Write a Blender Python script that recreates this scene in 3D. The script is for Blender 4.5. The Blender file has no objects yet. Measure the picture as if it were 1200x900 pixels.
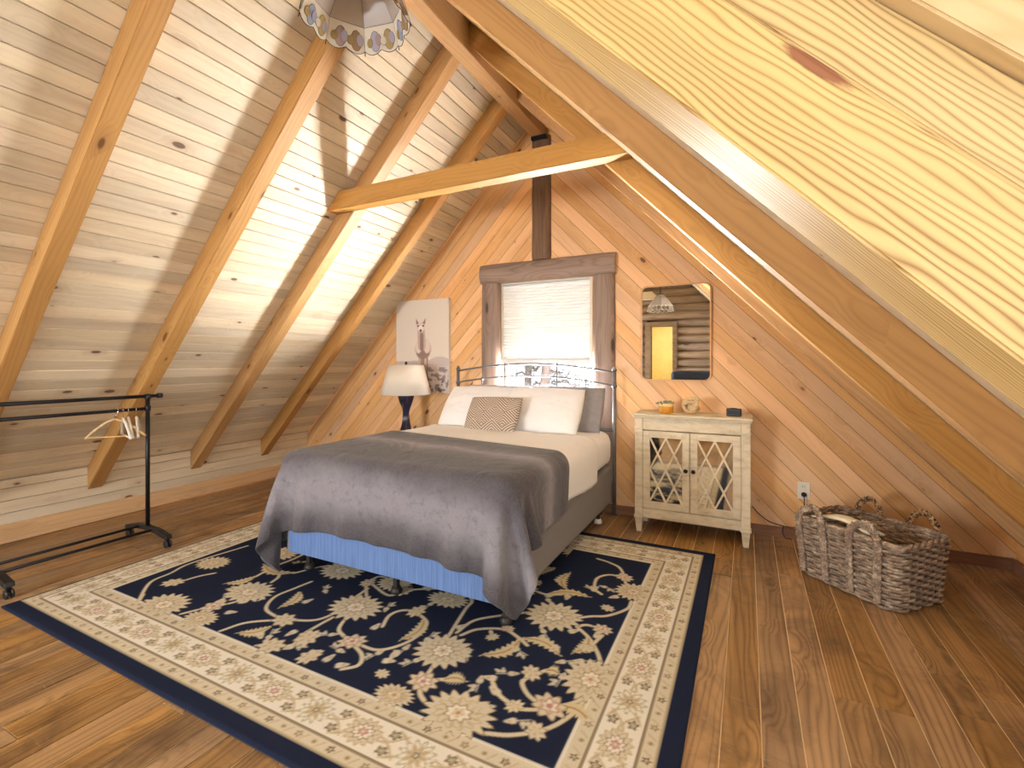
import bpy, bmesh, math, random
import numpy as np
from mathutils import Vector, Matrix, noise as mnoise
random.seed(7)
np.random.seed(7)
S = bpy.context.scene
COL = S.collection

# ------------------------------------------------------------------ camera
cam_d = bpy.data.cameras.new('camera')
cam_d.sensor_fit = 'HORIZONTAL'
cam_d.sensor_width = 36.0
cam_d.lens = 36.0 * 555.0 / 1200.0
cam_d.shift_x = 0.0
cam_d.shift_y = -(450.0 - 424.0) / 1200.0
cam_d.clip_start = 0.02
cam = bpy.data.objects.new('camera', cam_d)
COL.objects.link(cam)
cam.location = (0, 0, 1.3)
cam.rotation_euler = (math.radians(90), 0, math.radians(26.4))
S.camera = cam

# ------------------------------------------------------------------ world, light, exposure
w = bpy.data.worlds.new('sky'); S.world = w
w.use_nodes = True
bg = w.node_tree.nodes['Background']
bg.inputs['Color'].default_value = (0.80, 0.90, 1.0, 1)
bg.inputs['Strength'].default_value = 1.5
S.view_settings.view_transform = 'Standard'
S.view_settings.look = 'None'
S.view_settings.gamma = 1.0
S.view_settings.exposure = 0.7
S.view_settings.use_curve_mapping = False

def area(name, loc, target, sx, sy, power, col):
    d = bpy.data.lights.new(name, 'AREA'); d.shape = 'RECTANGLE'
    d.size = sx; d.size_y = sy; d.energy = power; d.color = col
    o = bpy.data.objects.new(name, d); COL.objects.link(o)
    o.location = loc
    o.rotation_euler = (Vector(target) - Vector(loc)).to_track_quat('-Z', 'Y').to_euler()
    return o
# daylight thrown up by the sunlit snow under the gable window
area('snow_daylight', (-1.35, 4.80, 0.59), (-1.35, 4.42, 1.63), 4.4, 1.12, 2050, (1.0, 0.98, 0.96))
area('snowbank_daylight', (0.75, 5.75, 0.0), (-1.68, 4.04, 1.10), 2.9, 2.8, 2400, (1.0, 0.98, 0.96))
area('snowbank_daylight', (-4.38, 6.15, 0.1), (-1.68, 4.04, 1.10), 2.8, 2.6, 7500, (1.0, 0.98, 0.96))
# daylight through the dormer window at the camera's right hand
area('dormer_daylight', (2.2, -0.75, 1.45), (-2.0, 0.1, 1.45), 1.7, 1.1, 14, (0.95, 0.97, 1.0))
# fill lamps added behind the camera to brighten the gable wall
area('rear_fill', (0.80, -2.47, 1.6), (-0.9, 4.0, 1.25), 1.2, 1.2, 36, (0.94, 0.97, 1.0))
area('rear_left_fill', (-3.0, -2.47, 1.2), (-0.6, 4.0, 1.2), 1.5, 0.85, 120, (0.97, 0.98, 1.0))

# ------------------------------------------------------------------ helpers
def lin(h):
    if isinstance(h, str):
        v = [int(h[i:i+2], 16) / 255 for i in (0, 2, 4)]
    else:
        v = [c / 255 for c in h]
    return tuple((c / 12.92 if c <= 0.04045 else ((c + 0.055) / 1.055) ** 2.4) for c in v)
def lin4(h): return lin(h) + (1.0,)

def link(name, me, mat=None, parent=None):
    o = bpy.data.objects.new(name, me); COL.objects.link(o)
    if mat is not None:
        if len(me.materials) == 0: me.materials.append(mat)
    if parent is not None: o.parent = parent
    return o
def me_from(name, V, F, smooth=False):
    me = bpy.data.meshes.new(name)
    me.from_pydata([tuple(map(float, v)) for v in V], [], F); me.update()
    if smooth: me.shade_smooth()
    return me
def me_bm(name, bm, smooth=False):
    bmesh.ops.recalc_face_normals(bm, faces=bm.faces)
    me = bpy.data.meshes.new(name); bm.to_mesh(me); bm.free()
    if smooth:
        me.shade_smooth()
    return me
def thing(name, label, cat, loc=(0, 0, 0), rz=0, group=None):
    o = bpy.data.objects.new(name, None); COL.objects.link(o)
    o.empty_display_size = 0.1
    o.location = loc; o.rotation_euler = (0, 0, rz)
    return tag(o, label, cat, group)
def tag(o, label, cat, group=None):
    o['label'] = label; o['category'] = cat
    if group: o['group'] = group
    return o
def struct(o, label=None, cat=None):
    o['kind'] = 'structure'
    if label: o['label'] = label
    if cat: o['category'] = cat
    return o

def add_box(bm, x0, x1, y0, y1, z0, z1, bev=0.0, seg=1):
    vs = [bm.verts.new(p) for p in ((x0,y0,z0),(x1,y0,z0),(x1,y1,z0),(x0,y1,z0),(x0,y0,z1),(x1,y0,z1),(x1,y1,z1),(x0,y1,z1))]
    fs = [bm.faces.new([vs[i] for i in q]) for q in ((0,3,2,1),(4,5,6,7),(0,1,5,4),(1,2,6,5),(2,3,7,6),(3,0,4,7))]
    if bev > 0:
        es = list({e for f in fs for e in f.edges})
        bmesh.ops.bevel(bm, geom=es, offset=bev, segments=seg, affect='EDGES', profile=0.5)
def box(name, x0, x1, y0, y1, z0, z1, mat, parent=None, bev=0.0, seg=1, smooth=False):
    bm = bmesh.new(); add_box(bm, x0, x1, y0, y1, z0, z1, bev, seg)
    return link(name, me_bm(name, bm, smooth), mat, parent)
def add_tube(bm, pts, r, n=8, closed=False, caps=True, radii=None):
    pts = [Vector(p) for p in pts]; m = len(pts)
    rings = []; up = None
    for i, p in enumerate(pts):
        if closed: t = pts[(i+1) % m] - pts[i-1]
        else: t = pts[min(i+1, m-1)] - pts[max(i-1, 0)]
        t.normalize()
        if up is None:
            up = Vector((0,0,1)) if abs(t.z) < 0.9 else Vector((1,0,0))
        a = t.cross(up)
        if a.length < 1e-6: a = t.cross(Vector((0.3,1,0.2)))
        a.normalize(); b = a.cross(t).normalized(); up = b
        rr = radii[i] if radii else r
        rings.append([bm.verts.new(p + (a*math.cos(2*math.pi*k/n) + b*math.sin(2*math.pi*k/n))*rr) for k in range(n)])
    for i in range(m if closed else m-1):
        A = rings[i]; B = rings[(i+1) % m]
        for k in range(n):
            bm.faces.new((A[k], A[(k+1) % n], B[(k+1) % n], B[k]))
    if caps and not closed:
        bm.faces.new(rings[0][::-1]); bm.faces.new(rings[-1])
def tube(name, pts, r, mat, parent=None, n=8, closed=False, radii=None):
    bm = bmesh.new(); add_tube(bm, pts, r, n, closed, True, radii)
    return link(name, me_bm(name, bm, True), mat, parent)
def add_lathe(bm, prof, n=24, c=(0,0,0), sq=None):
    rings = []
    for r, z in prof:
        rings.append([bm.verts.new((c[0]+r*math.cos(2*math.pi*k/n), c[1]+r*math.sin(2*math.pi*k/n), c[2]+z)) for k in range(n)])
    for i in range(len(prof)-1):
        for k in range(n):
            bm.faces.new((rings[i][k], rings[i][(k+1) % n], rings[i+1][(k+1) % n], rings[i+1][k]))
    if prof[0][0] > 1e-6: bm.faces.new(rings[0][::-1])
    if prof[-1][0] > 1e-6: bm.faces.new(rings[-1])
def lathe(name, prof, mat, parent=None, n=24, c=(0,0,0), smooth=True):
    bm = bmesh.new(); add_lathe(bm, prof, n, c)
    bmesh.ops.remove_doubles(bm, verts=bm.verts, dist=1e-5)
    return link(name, me_bm(name, bm, smooth), mat, parent)
def add_prism(bm, poly, axis, a0, a1):
    """poly in the two other axes (in xyz order); extruded along axis"""
    def P(p, a):
        q = list(p); q.insert(axis, a); return q
    A = [bm.verts.new(P(p, a0)) for p in poly]; B = [bm.verts.new(P(p, a1)) for p in poly]
    n = len(poly)
    bm.faces.new(A); bm.faces.new(B[::-1])
    for i in range(n): bm.faces.new((A[i], B[i], B[(i+1) % n], A[(i+1) % n]))
def reframe(o, org, xa, ya):
    """keep the mesh where it is but give the object its own axes (grain runs along local X)"""
    X = Vector(xa).normalized(); Y = Vector(ya); Y = (Y - X*Y.dot(X)).normalized(); Z = X.cross(Y)
    M = Matrix(((X.x,Y.x,Z.x,org[0]),(X.y,Y.y,Z.y,org[1]),(X.z,Y.z,Z.z,org[2]),(0,0,0,1)))
    o.data.transform(M.inverted()); o.matrix_basis = M
    return o
def smooth_angle(o, deg=35):
    me = o.data; me.shade_smooth()
    try: me.set_sharp_from_angle(angle=math.radians(deg))
    except Exception: pass
    return o

# ------------------------------------------------------------------ material helpers
class G:
    def __init__(self, name):
        self.m = bpy.data.materials.new(name); self.m.use_nodes = True
        self.t = self.m.node_tree; self.p = self.t.nodes['Principled BSDF']; self.out = self.t.nodes['Material Output']
    def n(self, typ, **kw):
        nd = self.t.nodes.new(typ)
        for k, v in kw.items():
            if k.startswith('i_'):
                nd.inputs[k[2:].replace('_', ' ')].default_value = v
            else: setattr(nd, k, v)
        return nd
    def l(self, a, b): self.t.links.new(a, b)
    def setv(self, sock, v):
        if hasattr(v, 'is_output') or isinstance(v, bpy.types.NodeSocket): self.l(v, sock)
        else: sock.default_value = v
    def math(self, op, a, b=0.0, c=0.0, clamp=False):
        nd = self.n('ShaderNodeMath', operation=op, use_clamp=clamp)
        self.setv(nd.inputs[0], a); self.setv(nd.inputs[1], b); self.setv(nd.inputs[2], c)
        return nd.outputs[0]
    def vmath(self, op, a, b=(0,0,0)):
        nd = self.n('ShaderNodeVectorMath', operation=op)
        self.setv(nd.inputs[0], a); self.setv(nd.inputs[1], b)
        return nd.outputs[0]
    def mix(self, fac, a, b, mode='MIX'):
        nd = self.n('ShaderNodeMix', data_type='RGBA', blend_type=mode)
        self.setv(nd.inputs[0], fac); self.setv(nd.inputs[6], a); self.setv(nd.inputs[7], b)
        return nd.outputs[2]
    def ramp(self, fac, stops, interp='LINEAR'):
        nd = self.n('ShaderNodeValToRGB'); cr = nd.color_ramp; cr.interpolation = interp
        while len(cr.elements) < len(stops): cr.elements.new(0.5)
        for e, (p, c) in zip(cr.elements, stops): e.position = p; e.color = c if len(c) == 4 else tuple(c) + (1,)
        self.l(fac, nd.inputs[0]); return nd.outputs[0]
    def noise(self, vec, scale=1.0, detail=4.0, rough=0.5, dist=0.0):
        nd = self.n('ShaderNodeTexNoise'); self.l(vec, nd.inputs['Vector'])
        nd.inputs['Scale'].default_value = scale; nd.inputs['Detail'].default_value = detail
        nd.inputs['Roughness'].default_value = rough; nd.inputs['Distortion'].default_value = dist
        return nd.outputs['Fac']
    def bump(self, h, strength=0.3, dist=0.01):
        nd = self.n('ShaderNodeBump'); nd.inputs['Strength'].default_value = strength; nd.inputs['Distance'].default_value = dist
        self.l(h, nd.inputs['Height']); self.l(nd.outputs[0], self.p.inputs['Normal'])
    def col(self, v): self.setv(self.p.inputs['Base Color'], v)
    def coord(self, which='Object'):
        return self.n('ShaderNodeTexCoord').outputs[which]

def plain(name, c, rough=0.5, metal=0.0, bumpy=0.0, bscale=40, var=0.0, spec=0.5, sheen=0.0):
    g = G(name); co = g.coord()
    if var > 0 or bumpy > 0: nz = g.noise(co, bscale, 4, 0.6)
    if var > 0:
        base = lin(c)
        g.col(g.ramp(nz, [(0.3, tuple(x*(1-var) for x in base)), (0.7, tuple(min(1, x*(1+var)) for x in base))]))
    else: g.col(lin4(c))
    if bumpy > 0: g.bump(nz, bumpy, 0.004)
    g.p.inputs['Roughness'].default_value = rough; g.p.inputs['Metallic'].default_value = metal
    g.p.inputs['Specular IOR Level'].default_value = spec
    if sheen: g.p.inputs['Sheen Weight'].default_value = sheen
    return g.m

def wood(name, light, dark, knot='5a3418', rings=26.0, ring_amt=0.35, knots=0.16, kscale=(2.4, 8.0, 8.0), tone=0.22,
         rough=0.45, streak=0.35, extra=None, spec=0.4, gx=0.55, bump=0.12, coat=0.0, wamp=9.0, sharp=1.6, kbend=3.0):
    g = G(name); co = g.coord()
    rnd = g.n('ShaderNodeObjectInfo').outputs['Random']
    off = g.n('ShaderNodeCombineXYZ')
    g.l(g.math('MULTIPLY', rnd, 41.0), off.inputs[0]); g.l(g.math('MULTIPLY', rnd, 17.3), off.inputs[1]); g.l(g.math('MULTIPLY', rnd, 29.1), off.inputs[2])
    v = g.vmath('ADD', co, off.outputs[0])
    warp = g.noise(g.vmath('MULTIPLY', v, (gx, 5.0, 5.0)), 1.0, 3, 0.5)
    sep = g.n('ShaderNodeSeparateXYZ'); g.l(v, sep.inputs[0])
    across = g.math('ADD', sep.outputs[1], sep.outputs[2])
    # knot field
    kv = g.vmath('MULTIPLY', v, kscale)
    vor = g.n('ShaderNodeTexVoronoi', feature='F1'); g.l(kv, vor.inputs['Vector']); vor.inputs['Scale'].default_value = 1.0
    kd = vor.outputs['Distance']
    vs = g.n('ShaderNodeSeparateColor'); g.l(vor.outputs['Color'], vs.inputs[0])
    gate = g.math('GREATER_THAN', vs.outputs[0], 0.5)
    knear = g.math('MULTIPLY', g.math('SUBTRACT', 1.0, g.math('DIVIDE', kd, 0.55), clamp=True), gate)
    # growth rings bend round the knots
    ph = g.math('ADD', g.math('MULTIPLY', across, rings), g.math('ADD', g.math('MULTIPLY', warp, wamp), g.math('MULTIPLY', knear, kbend)))
    line = g.math('ABSOLUTE', g.math('SUBTRACT', g.math('FRACT', ph), 0.5))
    line = g.math('SUBTRACT', 1.0, g.math('MULTIPLY', line, 2.2), clamp=True)
    line = g.math('POWER', line, sharp)
    fine = g.noise(g.vmath('MULTIPLY', v, (3.0, 120.0, 120.0)), 1.0, 3, 0.6)
    broad = g.noise(g.vmath('MULTIPLY', v, (0.8, 11.0, 11.0)), 1.0, 3, 0.5)
    lmod = g.math('ADD', 0.35, g.math('MULTIPLY', g.noise(g.vmath('MULTIPLY', v, (1.3, 9.0, 9.0)), 1.0, 2, 0.5), 1.3))
    fac = g.math('ADD', g.math('MULTIPLY', g.math('MULTIPLY', line, lmod), ring_amt), g.math('MULTIPLY', g.math('SUBTRACT', broad, 0.42), streak*2.2))
    fac = g.math('ADD', fac, g.math('MULTIPLY', g.math('SUBTRACT', fine, 0.5), 0.25), clamp=True)
    c = g.mix(fac, lin4(light), lin4(dark))
    val = g.math('ADD', 1.0 - tone*0.55, g.math('MULTIPLY', rnd, tone))
    hs = g.n('ShaderNodeHueSaturation'); g.l(c, hs.inputs['Color']); g.l(val, hs.inputs['Value'])
    g.l(g.math('ADD', 0.92, g.math('MULTIPLY', g.math('FRACT', g.math('MULTIPLY', rnd, 7.7)), 0.22)), hs.inputs['Saturation'])
    c = hs.outputs[0]
    if knots > 0:
        size = g.math('MULTIPLY', vs.outputs[1], knots)
        core = g.math('MULTIPLY', g.math('MULTIPLY', g.math('SUBTRACT', size, kd), 18.0, clamp=True), gate, clamp=True)
        halo = g.math('MULTIPLY', g.math('MULTIPLY', g.math('SUBTRACT', g.math('MULTIPLY', size, 2.6), kd), 2.6, clamp=True), gate, clamp=True)
        c = g.mix(g.math('MULTIPLY', halo, 0.4), c, lin4(dark))
        c = g.mix(g.math('MULTIPLY', core, 0.85), c, lin4(knot))
    if extra: c = extra(g, co, c)
    g.col(c)
    rg = g.math('ADD', rough - 0.06, g.math('MULTIPLY', broad, 0.14))
    g.l(rg, g.p.inputs['Roughness'])
    g.p.inputs['Specular IOR Level'].default_value = spec
    if coat:
        g.p.inputs['Coat Weight'].default_value = coat; g.p.inputs['Coat Roughness'].default_value = 0.22
    g.bump(g.math('SUBTRACT', fine, g.math('MULTIPLY', line, 0.6)), bump, 0.002)
    return g.m

def vcol_mat(name, rough=0.9, bscale=300, bumpv=0.3, sheen=0.0, spec=0.2, var=0.12, vs=90):
    g = G(name)
    at = g.n('ShaderNodeVertexColor'); at.layer_name = 'col'
    co = g.coord(); nz = g.noise(co, bscale, 3, 0.6); n2 = g.noise(co, vs, 4, 0.65)
    k = g.math('ADD', 1 - var, g.math('MULTIPLY', n2, 2*var))
    hs = g.n('ShaderNodeHueSaturation'); g.l(at.outputs[0], hs.inputs['Color']); g.l(k, hs.inputs['Value'])
    g.col(hs.outputs[0]); g.bump(nz, bumpv, 0.004)
    g.p.inputs['Roughness'].default_value = rough; g.p.inputs['Specular IOR Level'].default_value = spec
    if sheen: g.p.inputs['Sheen Weight'].default_value = sheen
    return g.m

M = {}
M['ceil'] = wood('pale_pine_ceiling', 'e7dac0', 'ae9070', rings=22, ring_amt=0.12, knots=0.21, kscale=(5.2, 10.5, 10.5), tone=0.30, streak=0.46, rough=0.5)
M['rafter'] = wood('pine_rafter', 'bd935f', '80552e', rings=30, ring_amt=0.25, knots=0.20, kscale=(4.0, 10, 10), tone=0.10, streak=0.28, rough=0.5)
M['gable'] = wood('honey_pine_boards', 'f0c593', 'c28550', rings=18, ring_amt=0.16, knots=0.20, kscale=(5.0, 10, 10), tone=0.20, streak=0.40, rough=0.5)
def r1_extra(g, co, c):
    # resin-red gouge and its grey tail, a mark in this one timber
    d = g.vmath('SUBTRACT', co, (-0.268, 0.0, 0.172))
    d = g.vmath('MULTIPLY', d, (13.0, 0.0, 70.0))
    ln = g.n('ShaderNodeVectorMath', operation='LENGTH'); g.l(d, ln.inputs[0])
    nz = g.noise(g.vmath('MULTIPLY', co, (30, 160, 160)), 1.0, 4, 0.7)
    f = g.math('MULTIPLY', g.math('SUBTRACT', g.math('ADD', 0.75, g.math('MULTIPLY', nz, 0.6)), ln.outputs['Value']), 3.0, clamp=True)
    return g.mix(g.math('MULTIPLY', f, 0.85), c, lin4('8a4a34'))
M['near_rafter'] = wood('golden_pine_timber', 'dcc28e', '83592c', rings=66, ring_amt=0.66, knots=0.0, kscale=(1.2, 6, 6), tone=0.03, streak=0.30, rough=0.45, extra=r1_extra, gx=0.9, bump=0.25, wamp=10.0, sharp=2.4, kbend=1.4)
M['base'] = wood('baseboard_pine', 'dcb686', 'a4764a', rings=24, ring_amt=0.25, knots=0.2, tone=0.06, rough=0.4)
M['basedark'] = wood('dark_baseboard', '8d6a55', '4c352c', rings=24, ring_amt=0.2, knots=0.0, tone=0.06, rough=0.5)
def floor_extra(g, co, c):
    pos = g.n('ShaderNodeNewGeometry').outputs['Position']
    a = g.noise(pos, 2.2, 5, 0.65, 0.8)
    c = g.mix(g.math('MULTIPLY', g.math('SUBTRACT', a, 0.47, clamp=True), 3.4, clamp=True), c, lin4('46301f'))
    s = g.noise(g.vmath('MULTIPLY', pos, (9, 60, 1)), 1.0, 5, 0.75, 1.0)
    c = g.mix(g.math('MULTIPLY', g.math('SUBTRACT', s, 0.60, clamp=True), 3.2, clamp=True), c, lin4('c4a684'))
    return c
M['floor'] = wood('stained_floor_plank', 'b28c60', '604428', knot='2c1a10', rings=30, ring_amt=0.5, knots=0.13, kscale=(3.4, 8, 8), tone=0.36, streak=0.8, rough=0.36, extra=floor_extra, spec=0.5, bump=0.3)
M['gap'] = plain('dark_gap', '4a2f1a', 0.9)
M['ceilgap'] = plain('ceiling_gap', '8a6236', 0.9)
M['gablegap'] = plain('gable_gap', '8a5628', 0.9)
M['floorgap'] = plain('floor_gap_highlight', 'ecd0a4', 0.5)  # pale colour paints in the highlights along the plank edges
M['log'] = wood('weathered_stained_log', '9a8578', '5d4a40', knot='382a22', rings=14, ring_amt=0.35, knots=0.16, kscale=(2, 7, 7), tone=0.06, streak=0.5, rough=0.5)
M['post'] = wood('dark_stained_post', '7c5f48', '402c20', knot='281a12', rings=14, ring_amt=0.35, knots=0.18, kscale=(2, 7, 7), tone=0.04, streak=0.5, rough=0.45)
M['backlog'] = wood('grey_brown_log', 'b09a80', '6d5947', knot='40322a', rings=12, ring_amt=0.35, knots=0.2, kscale=(1.5, 5, 5), tone=0.12, streak=0.5, rough=0.6)
M['white_trim'] = plain('cream_window_trim', 'eee6d6', 0.45)
M['cheek'] = wood('pale_dormer_boards', 'f0dfba', 'd9bd8a', rings=20, ring_amt=0.12, knots=0.0, tone=0.1)
M['orange_board'] = wood('amber_dormer_board', 'c98f3e', 'a66c26', rings=20, ring_amt=0.2, knots=0.0, tone=0.05)
M['cap'] = wood('pale_cap_board', 'd9c19a', 'a98a5c', rings=20, ring_amt=0.3, knots=0.0, tone=0.04)
M['blackmetal'] = plain('black_metal', '26262a', 0.35, 0.6)
M['blackplastic'] = plain('black_plastic', '1c1c20', 0.4)
M['chrome'] = plain('chrome', 'd0d0d0', 0.2, 1.0)
M['greymetal'] = plain('grey_painted_metal', '6d6d70', 0.4, 0.3)
M['darkmetal'] = plain('dark_frame_metal', '3a3836', 0.5, 0.5)
M['mirror'] = plain('mirror_glass', 'f2f2f2', 0.015, 1.0)
M['white_plastic'] = plain('white_plastic', 'e9e4d8', 0.35)
M['bronze'] = plain('dark_knob', '2a201c', 0.35, 0.5)

TAN = 1.04
XR = -1.715
ZC = 3.63           # ceiling apex
ZUL = 3.445         # rafter undersides, left slope apex
ZUR = 3.468         # right slope apex
YW = 4.04           # gable wall face
YB = -2.62          # rear log wall face
XK = -4.77          # left knee wall face
SL = math.hypot(1, TAN)

# ------------------------------------------------------------------ floor
fl = struct(link('floor', me_from('floor', [(-4.9,YB-0.1,-0.03),(2.4,YB-0.1,-0.03),(2.4,YW+0.1,-0.03),(-4.9,YW+0.1,-0.03),(-4.9,YB-0.1,-0.005),(2.4,YB-0.1,-0.005),(2.4,YW+0.1,-0.005),(-4.9,YW+0.1,-0.005)],
      [(0,3,2,1),(4,5,6,7),(0,1,5,4),(1,2,6,5),(2,3,7,6),(3,0,4,7)]), M['floorgap']))
pitch = 0.1275
x = -4.80; k = 0
while x < 2.34:
    cuts = [YB]
    y = YB + random.uniform(0.7, 2.6)
    while y < YW - 0.5:
        cuts.append(y); y += random.uniform(1.9, 3.4)
    cuts.append(YW)
    for a, b in zip(cuts[:-1], cuts[1:]):
        o = box('plank', x+0.0022, x+pitch-0.0022, a+0.001, b-0.001, -0.0049, random.uniform(-0.0012, 0.0), M['floor'], None, 0.0018)
        reframe(o, (x+pitch/2, (a+b)/2, 0), (0,1,0), (-1,0,0)); o.parent = fl
    x += pitch

# ------------------------------------------------------------------ left slope: backing, boards, knee wall, rafters
def zceil(x): return ZC - TAN*abs(x - XR)
nL = Vector((TAN, 0, -1)).normalized()      # inward normal, left slope
dL = Vector((-1, 0, -TAN)).normalized()     # down the left slope
apex = Vector((XR, 0, ZC))
slopeL = (XR - XK) * SL
def slab(name, p0, p1, y0, y1, nin, t0, t1, mat, parent=None):
    """slab between slope points p0,p1 with thickness from t0 to t1 outward (against nin)"""
    q = [p0 - nin*t0, p1 - nin*t0, p1 - nin*t1, p0 - nin*t1]
    bm = bmesh.new(); add_prism(bm, [(v.x, v.z) for v in q], 1, y0, y1)
    return link(name, me_bm(name, bm), mat, parent)
ceilL = struct(slab('ceiling_left', apex, apex + dL*(slopeL+0.1), YB-0.4, YW+0.3, nL, 0.012, 0.12, M['ceilgap']))
pb = 0.0895
nb = int(slopeL / pb) + 1
raf_y = [0.42, 1.165, 1.95, 2.735, 3.465]
for i in range(nb):
    s0 = i*pb; s1 = min(s0 + pb, slopeL)
    if s1 - s0 < 0.02: continue
    joints = [YB] + sorted(random.sample([-1.1, -0.35] + raf_y, random.choice([1, 1, 2]))) + [YW]
    for a, b in zip(joints[:-1], joints[1:]):
        bm = bmesh.new()
        g = 0.0016
        add_box(bm, a+0.001, b-0.001, s0+g, s1-g, 0.0, 0.014, 0.0)
        # V-groove chamfer on the two long room-side edges (z = 0 is the room face)
        es = [e for e in bm.edges if abs(e.verts[0].co.z) < 1e-6 and abs(e.verts[1].co.z) < 1e-6 and abs(e.verts[0].co.x - e.verts[1].co.x) > 0.05]
        bmesh.ops.bevel(bm, geom=es, offset=0.0035, segments=1, affect='EDGES')
        cx, cy = (a+b)/2, (s0+s1)/2
        bmesh.ops.translate(bm, verts=bm.verts, vec=(-cx, -cy, 0))
        o = link('board', me_bm('board', bm), M['ceil'])
        X = Vector((0,1,0)); Y = dL; Z = X.cross(Y)
        if Z.dot(-nL) < 0: X = -X; Z = X.cross(Y)
        P = apex + dL*cy + Vector((0, cx, 0))
        o.matrix_basis = Matrix(((X.x,Y.x,Z.x,P.x),(X.y,Y.y,Z.y,P.y),(X.z,Y.z,Z.z,P.z),(0,0,0,1)))
        o.parent = ceilL
zk = zceil(XK)
kw = struct(box('wall_left', XK-0.14, XK-0.012, YB-0.4, YW+0.3, 0, zk, M['ceilgap']))
zz = 0.12
while zz < zk - 0.02:
    z1 = min(zz + 0.0895, zk)
    o = box('board', XK-0.012, XK, YB, YW, zz+0.0015, z1-0.0015, M['ceil'], None, 0.003)
    reframe(o, (XK, 1.5, (zz+z1)/2), (0,1,0), (0,0,1)); o.parent = kw
    zz = z1
o = box('baseboard_left', XK, XK+0.022, YB, YW, 0, 0.135, M['base'], None, 0.004); struct(o)
reframe(o, (XK, 1.0, 0.06), (0,1,0), (0,0,1))

def rafter_left(y0, y1, label):
    x0, x1 = XR-0.06, XK+0.0
    def zu(x): return ZUL - TAN*(XR - x)
    poly = [(x0, zceil(x0)), (x1, zceil(x1)), (x1, zu(x1)), (x0, zu(x0))]
    bm = bmesh.new(); add_prism(bm, poly, 1, y0, y1)
    bmesh.ops.bevel(bm, geom=bm.edges[:], offset=0.004, segments=2, affect='EDGES')
    o = link('rafter', me_bm('rafter', bm), M['rafter'])
    xm = (x0+x1)/2
    reframe(o, (xm, (y0+y1)/2, (zceil(xm)+zu(xm))/2), dL, (0,1,0))
    return tag(o, label, 'beam', 'left slope rafters')
rafter_left(0.37, 0.47, 'pine rafter grazing the upper left corner of the photo')
rafter_left(1.12, 1.21, 'leftmost full pine rafter, running above the black clothes rack')
rafter_left(1.90, 2.00, 'pine rafter on the left slope ending behind the clothes rack post')
rafter_left(2.69, 2.79, 'pine rafter on the left slope that carries the horizontal collar beam')
rafter_left(3.42, 3.51, 'left slope pine rafter nearest the gable wall and the llama picture')

# ------------------------------------------------------------------ ridge, right slope, rafters
o = box('ridge_beam', XR-0.06, XR+0.059, YB, YW-0.02, 3.36, 3.60, M['rafter'], None, 0.004)
reframe(o, (XR, 0.7, 3.48), (0,1,0), (1,0,0)); tag(o, 'long pine ridge beam along the peak of the roof', 'beam')
nR = Vector((-TAN, 0, -1)).normalized(); dR = Vector((1, 0, -TAN)).normalized()
XF = 1.70                                   # right slope reaches the low wall here
ceilR = struct(slab('ceiling_right', apex, apex + dR*((XF - XR)*SL), 1.15, YW+0.3, nR, 0.0, 0.12, M['ceil']))
slab('roof_panel', apex, apex + dR*(1.23*SL), YB-0.4, 1.15, nR, 0.0, 0.12, M['ceil'], ceilR)
kr = struct(box('wall_right', 1.50, 1.56, 1.2, YW, 0, 0.26, M['gable']))
reframe(kr, (1.5, 2.6, 0), (0,1,0), (0,0,1))
def zur(x): return ZUR - TAN*(x - XR)
def rafter_right(y0, y1, label, name='rafter'):
    x0, x1 = XR+0.059, 1.5
    poly = [(x0, zceil(x0)), (x1, zceil(x1)), (x1, zur(x1)), (x0, zur(x0))]
    bm = bmesh.new(); add_prism(bm, poly, 1, y0, y1)
    bmesh.ops.bevel(bm, geom=bm.edges[:], offset=0.004, segments=2, affect='EDGES')
    o = link(name, me_bm(name, bm), M['rafter'])
    xm = (x0+x1)/2
    reframe(o, (xm, (y0+y1)/2, (zceil(xm)+zur(xm))/2), dR, (0,1,0))
    return tag(o, label, 'beam', 'right slope rafters')
rafter_right(1.77, 1.87, 'wide brown pine rafter face just behind the huge golden timber')
rafter_right(2.69, 2.79, 'right slope pine rafter where the collar beam ends')
rafter_right(3.42, 3.51, 'right slope pine rafter nearest the gable wall, above the mirror')
# the huge near trimmer: two timbers one above the other, pale cap above, dormer cheek over it
root = thing('trimmer_rafter', 'huge golden grained timber crossing the upper right corner, close to the camera', 'beam', (0, 0.98, zur(0)))
def slope_bar(name, v0, v1, y0, y1, mat, x0=-1.6, x1=1.55, parent=None, bev=0.004, org=None):
    poly = [(x0, zur(x0)+v0), (x0, zur(x0)+v1), (x1, zur(x1)+v1), (x1, zur(x1)+v0)]
    bm = bmesh.new(); add_prism(bm, poly, 1, y0, y1)
    if bev: bmesh.ops.bevel(bm, geom=bm.edges[:], offset=bev, segments=3, affect='EDGES')
    o = link(name, me_bm(name, bm), mat)
    xm = 0.17
    reframe(o, (xm, (y0+y1)/2, zur(xm)+v0), dR, (0,1,0))
    if parent is not None:
        o.parent = parent; o.matrix_parent_inverse = Matrix.Translation(parent.location).inverted()
    return o
slope_bar('lower_timber', 0.0, 0.262, 0.98, 1.20, M['near_rafter'], parent=root, bev=0.005)
slope_bar('upper_timber', 0.2625, 0.425, 0.983, 1.20, M['near_rafter'], parent=root, bev=0.003)
o = slope_bar('cap_board', 0.427, 0.52, 0.945, 1.08, M['cap'], x0=-0.62, x1=1.2)
tag(o, 'pale cap board lying on the huge golden timber, top right corner', 'board')
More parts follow.
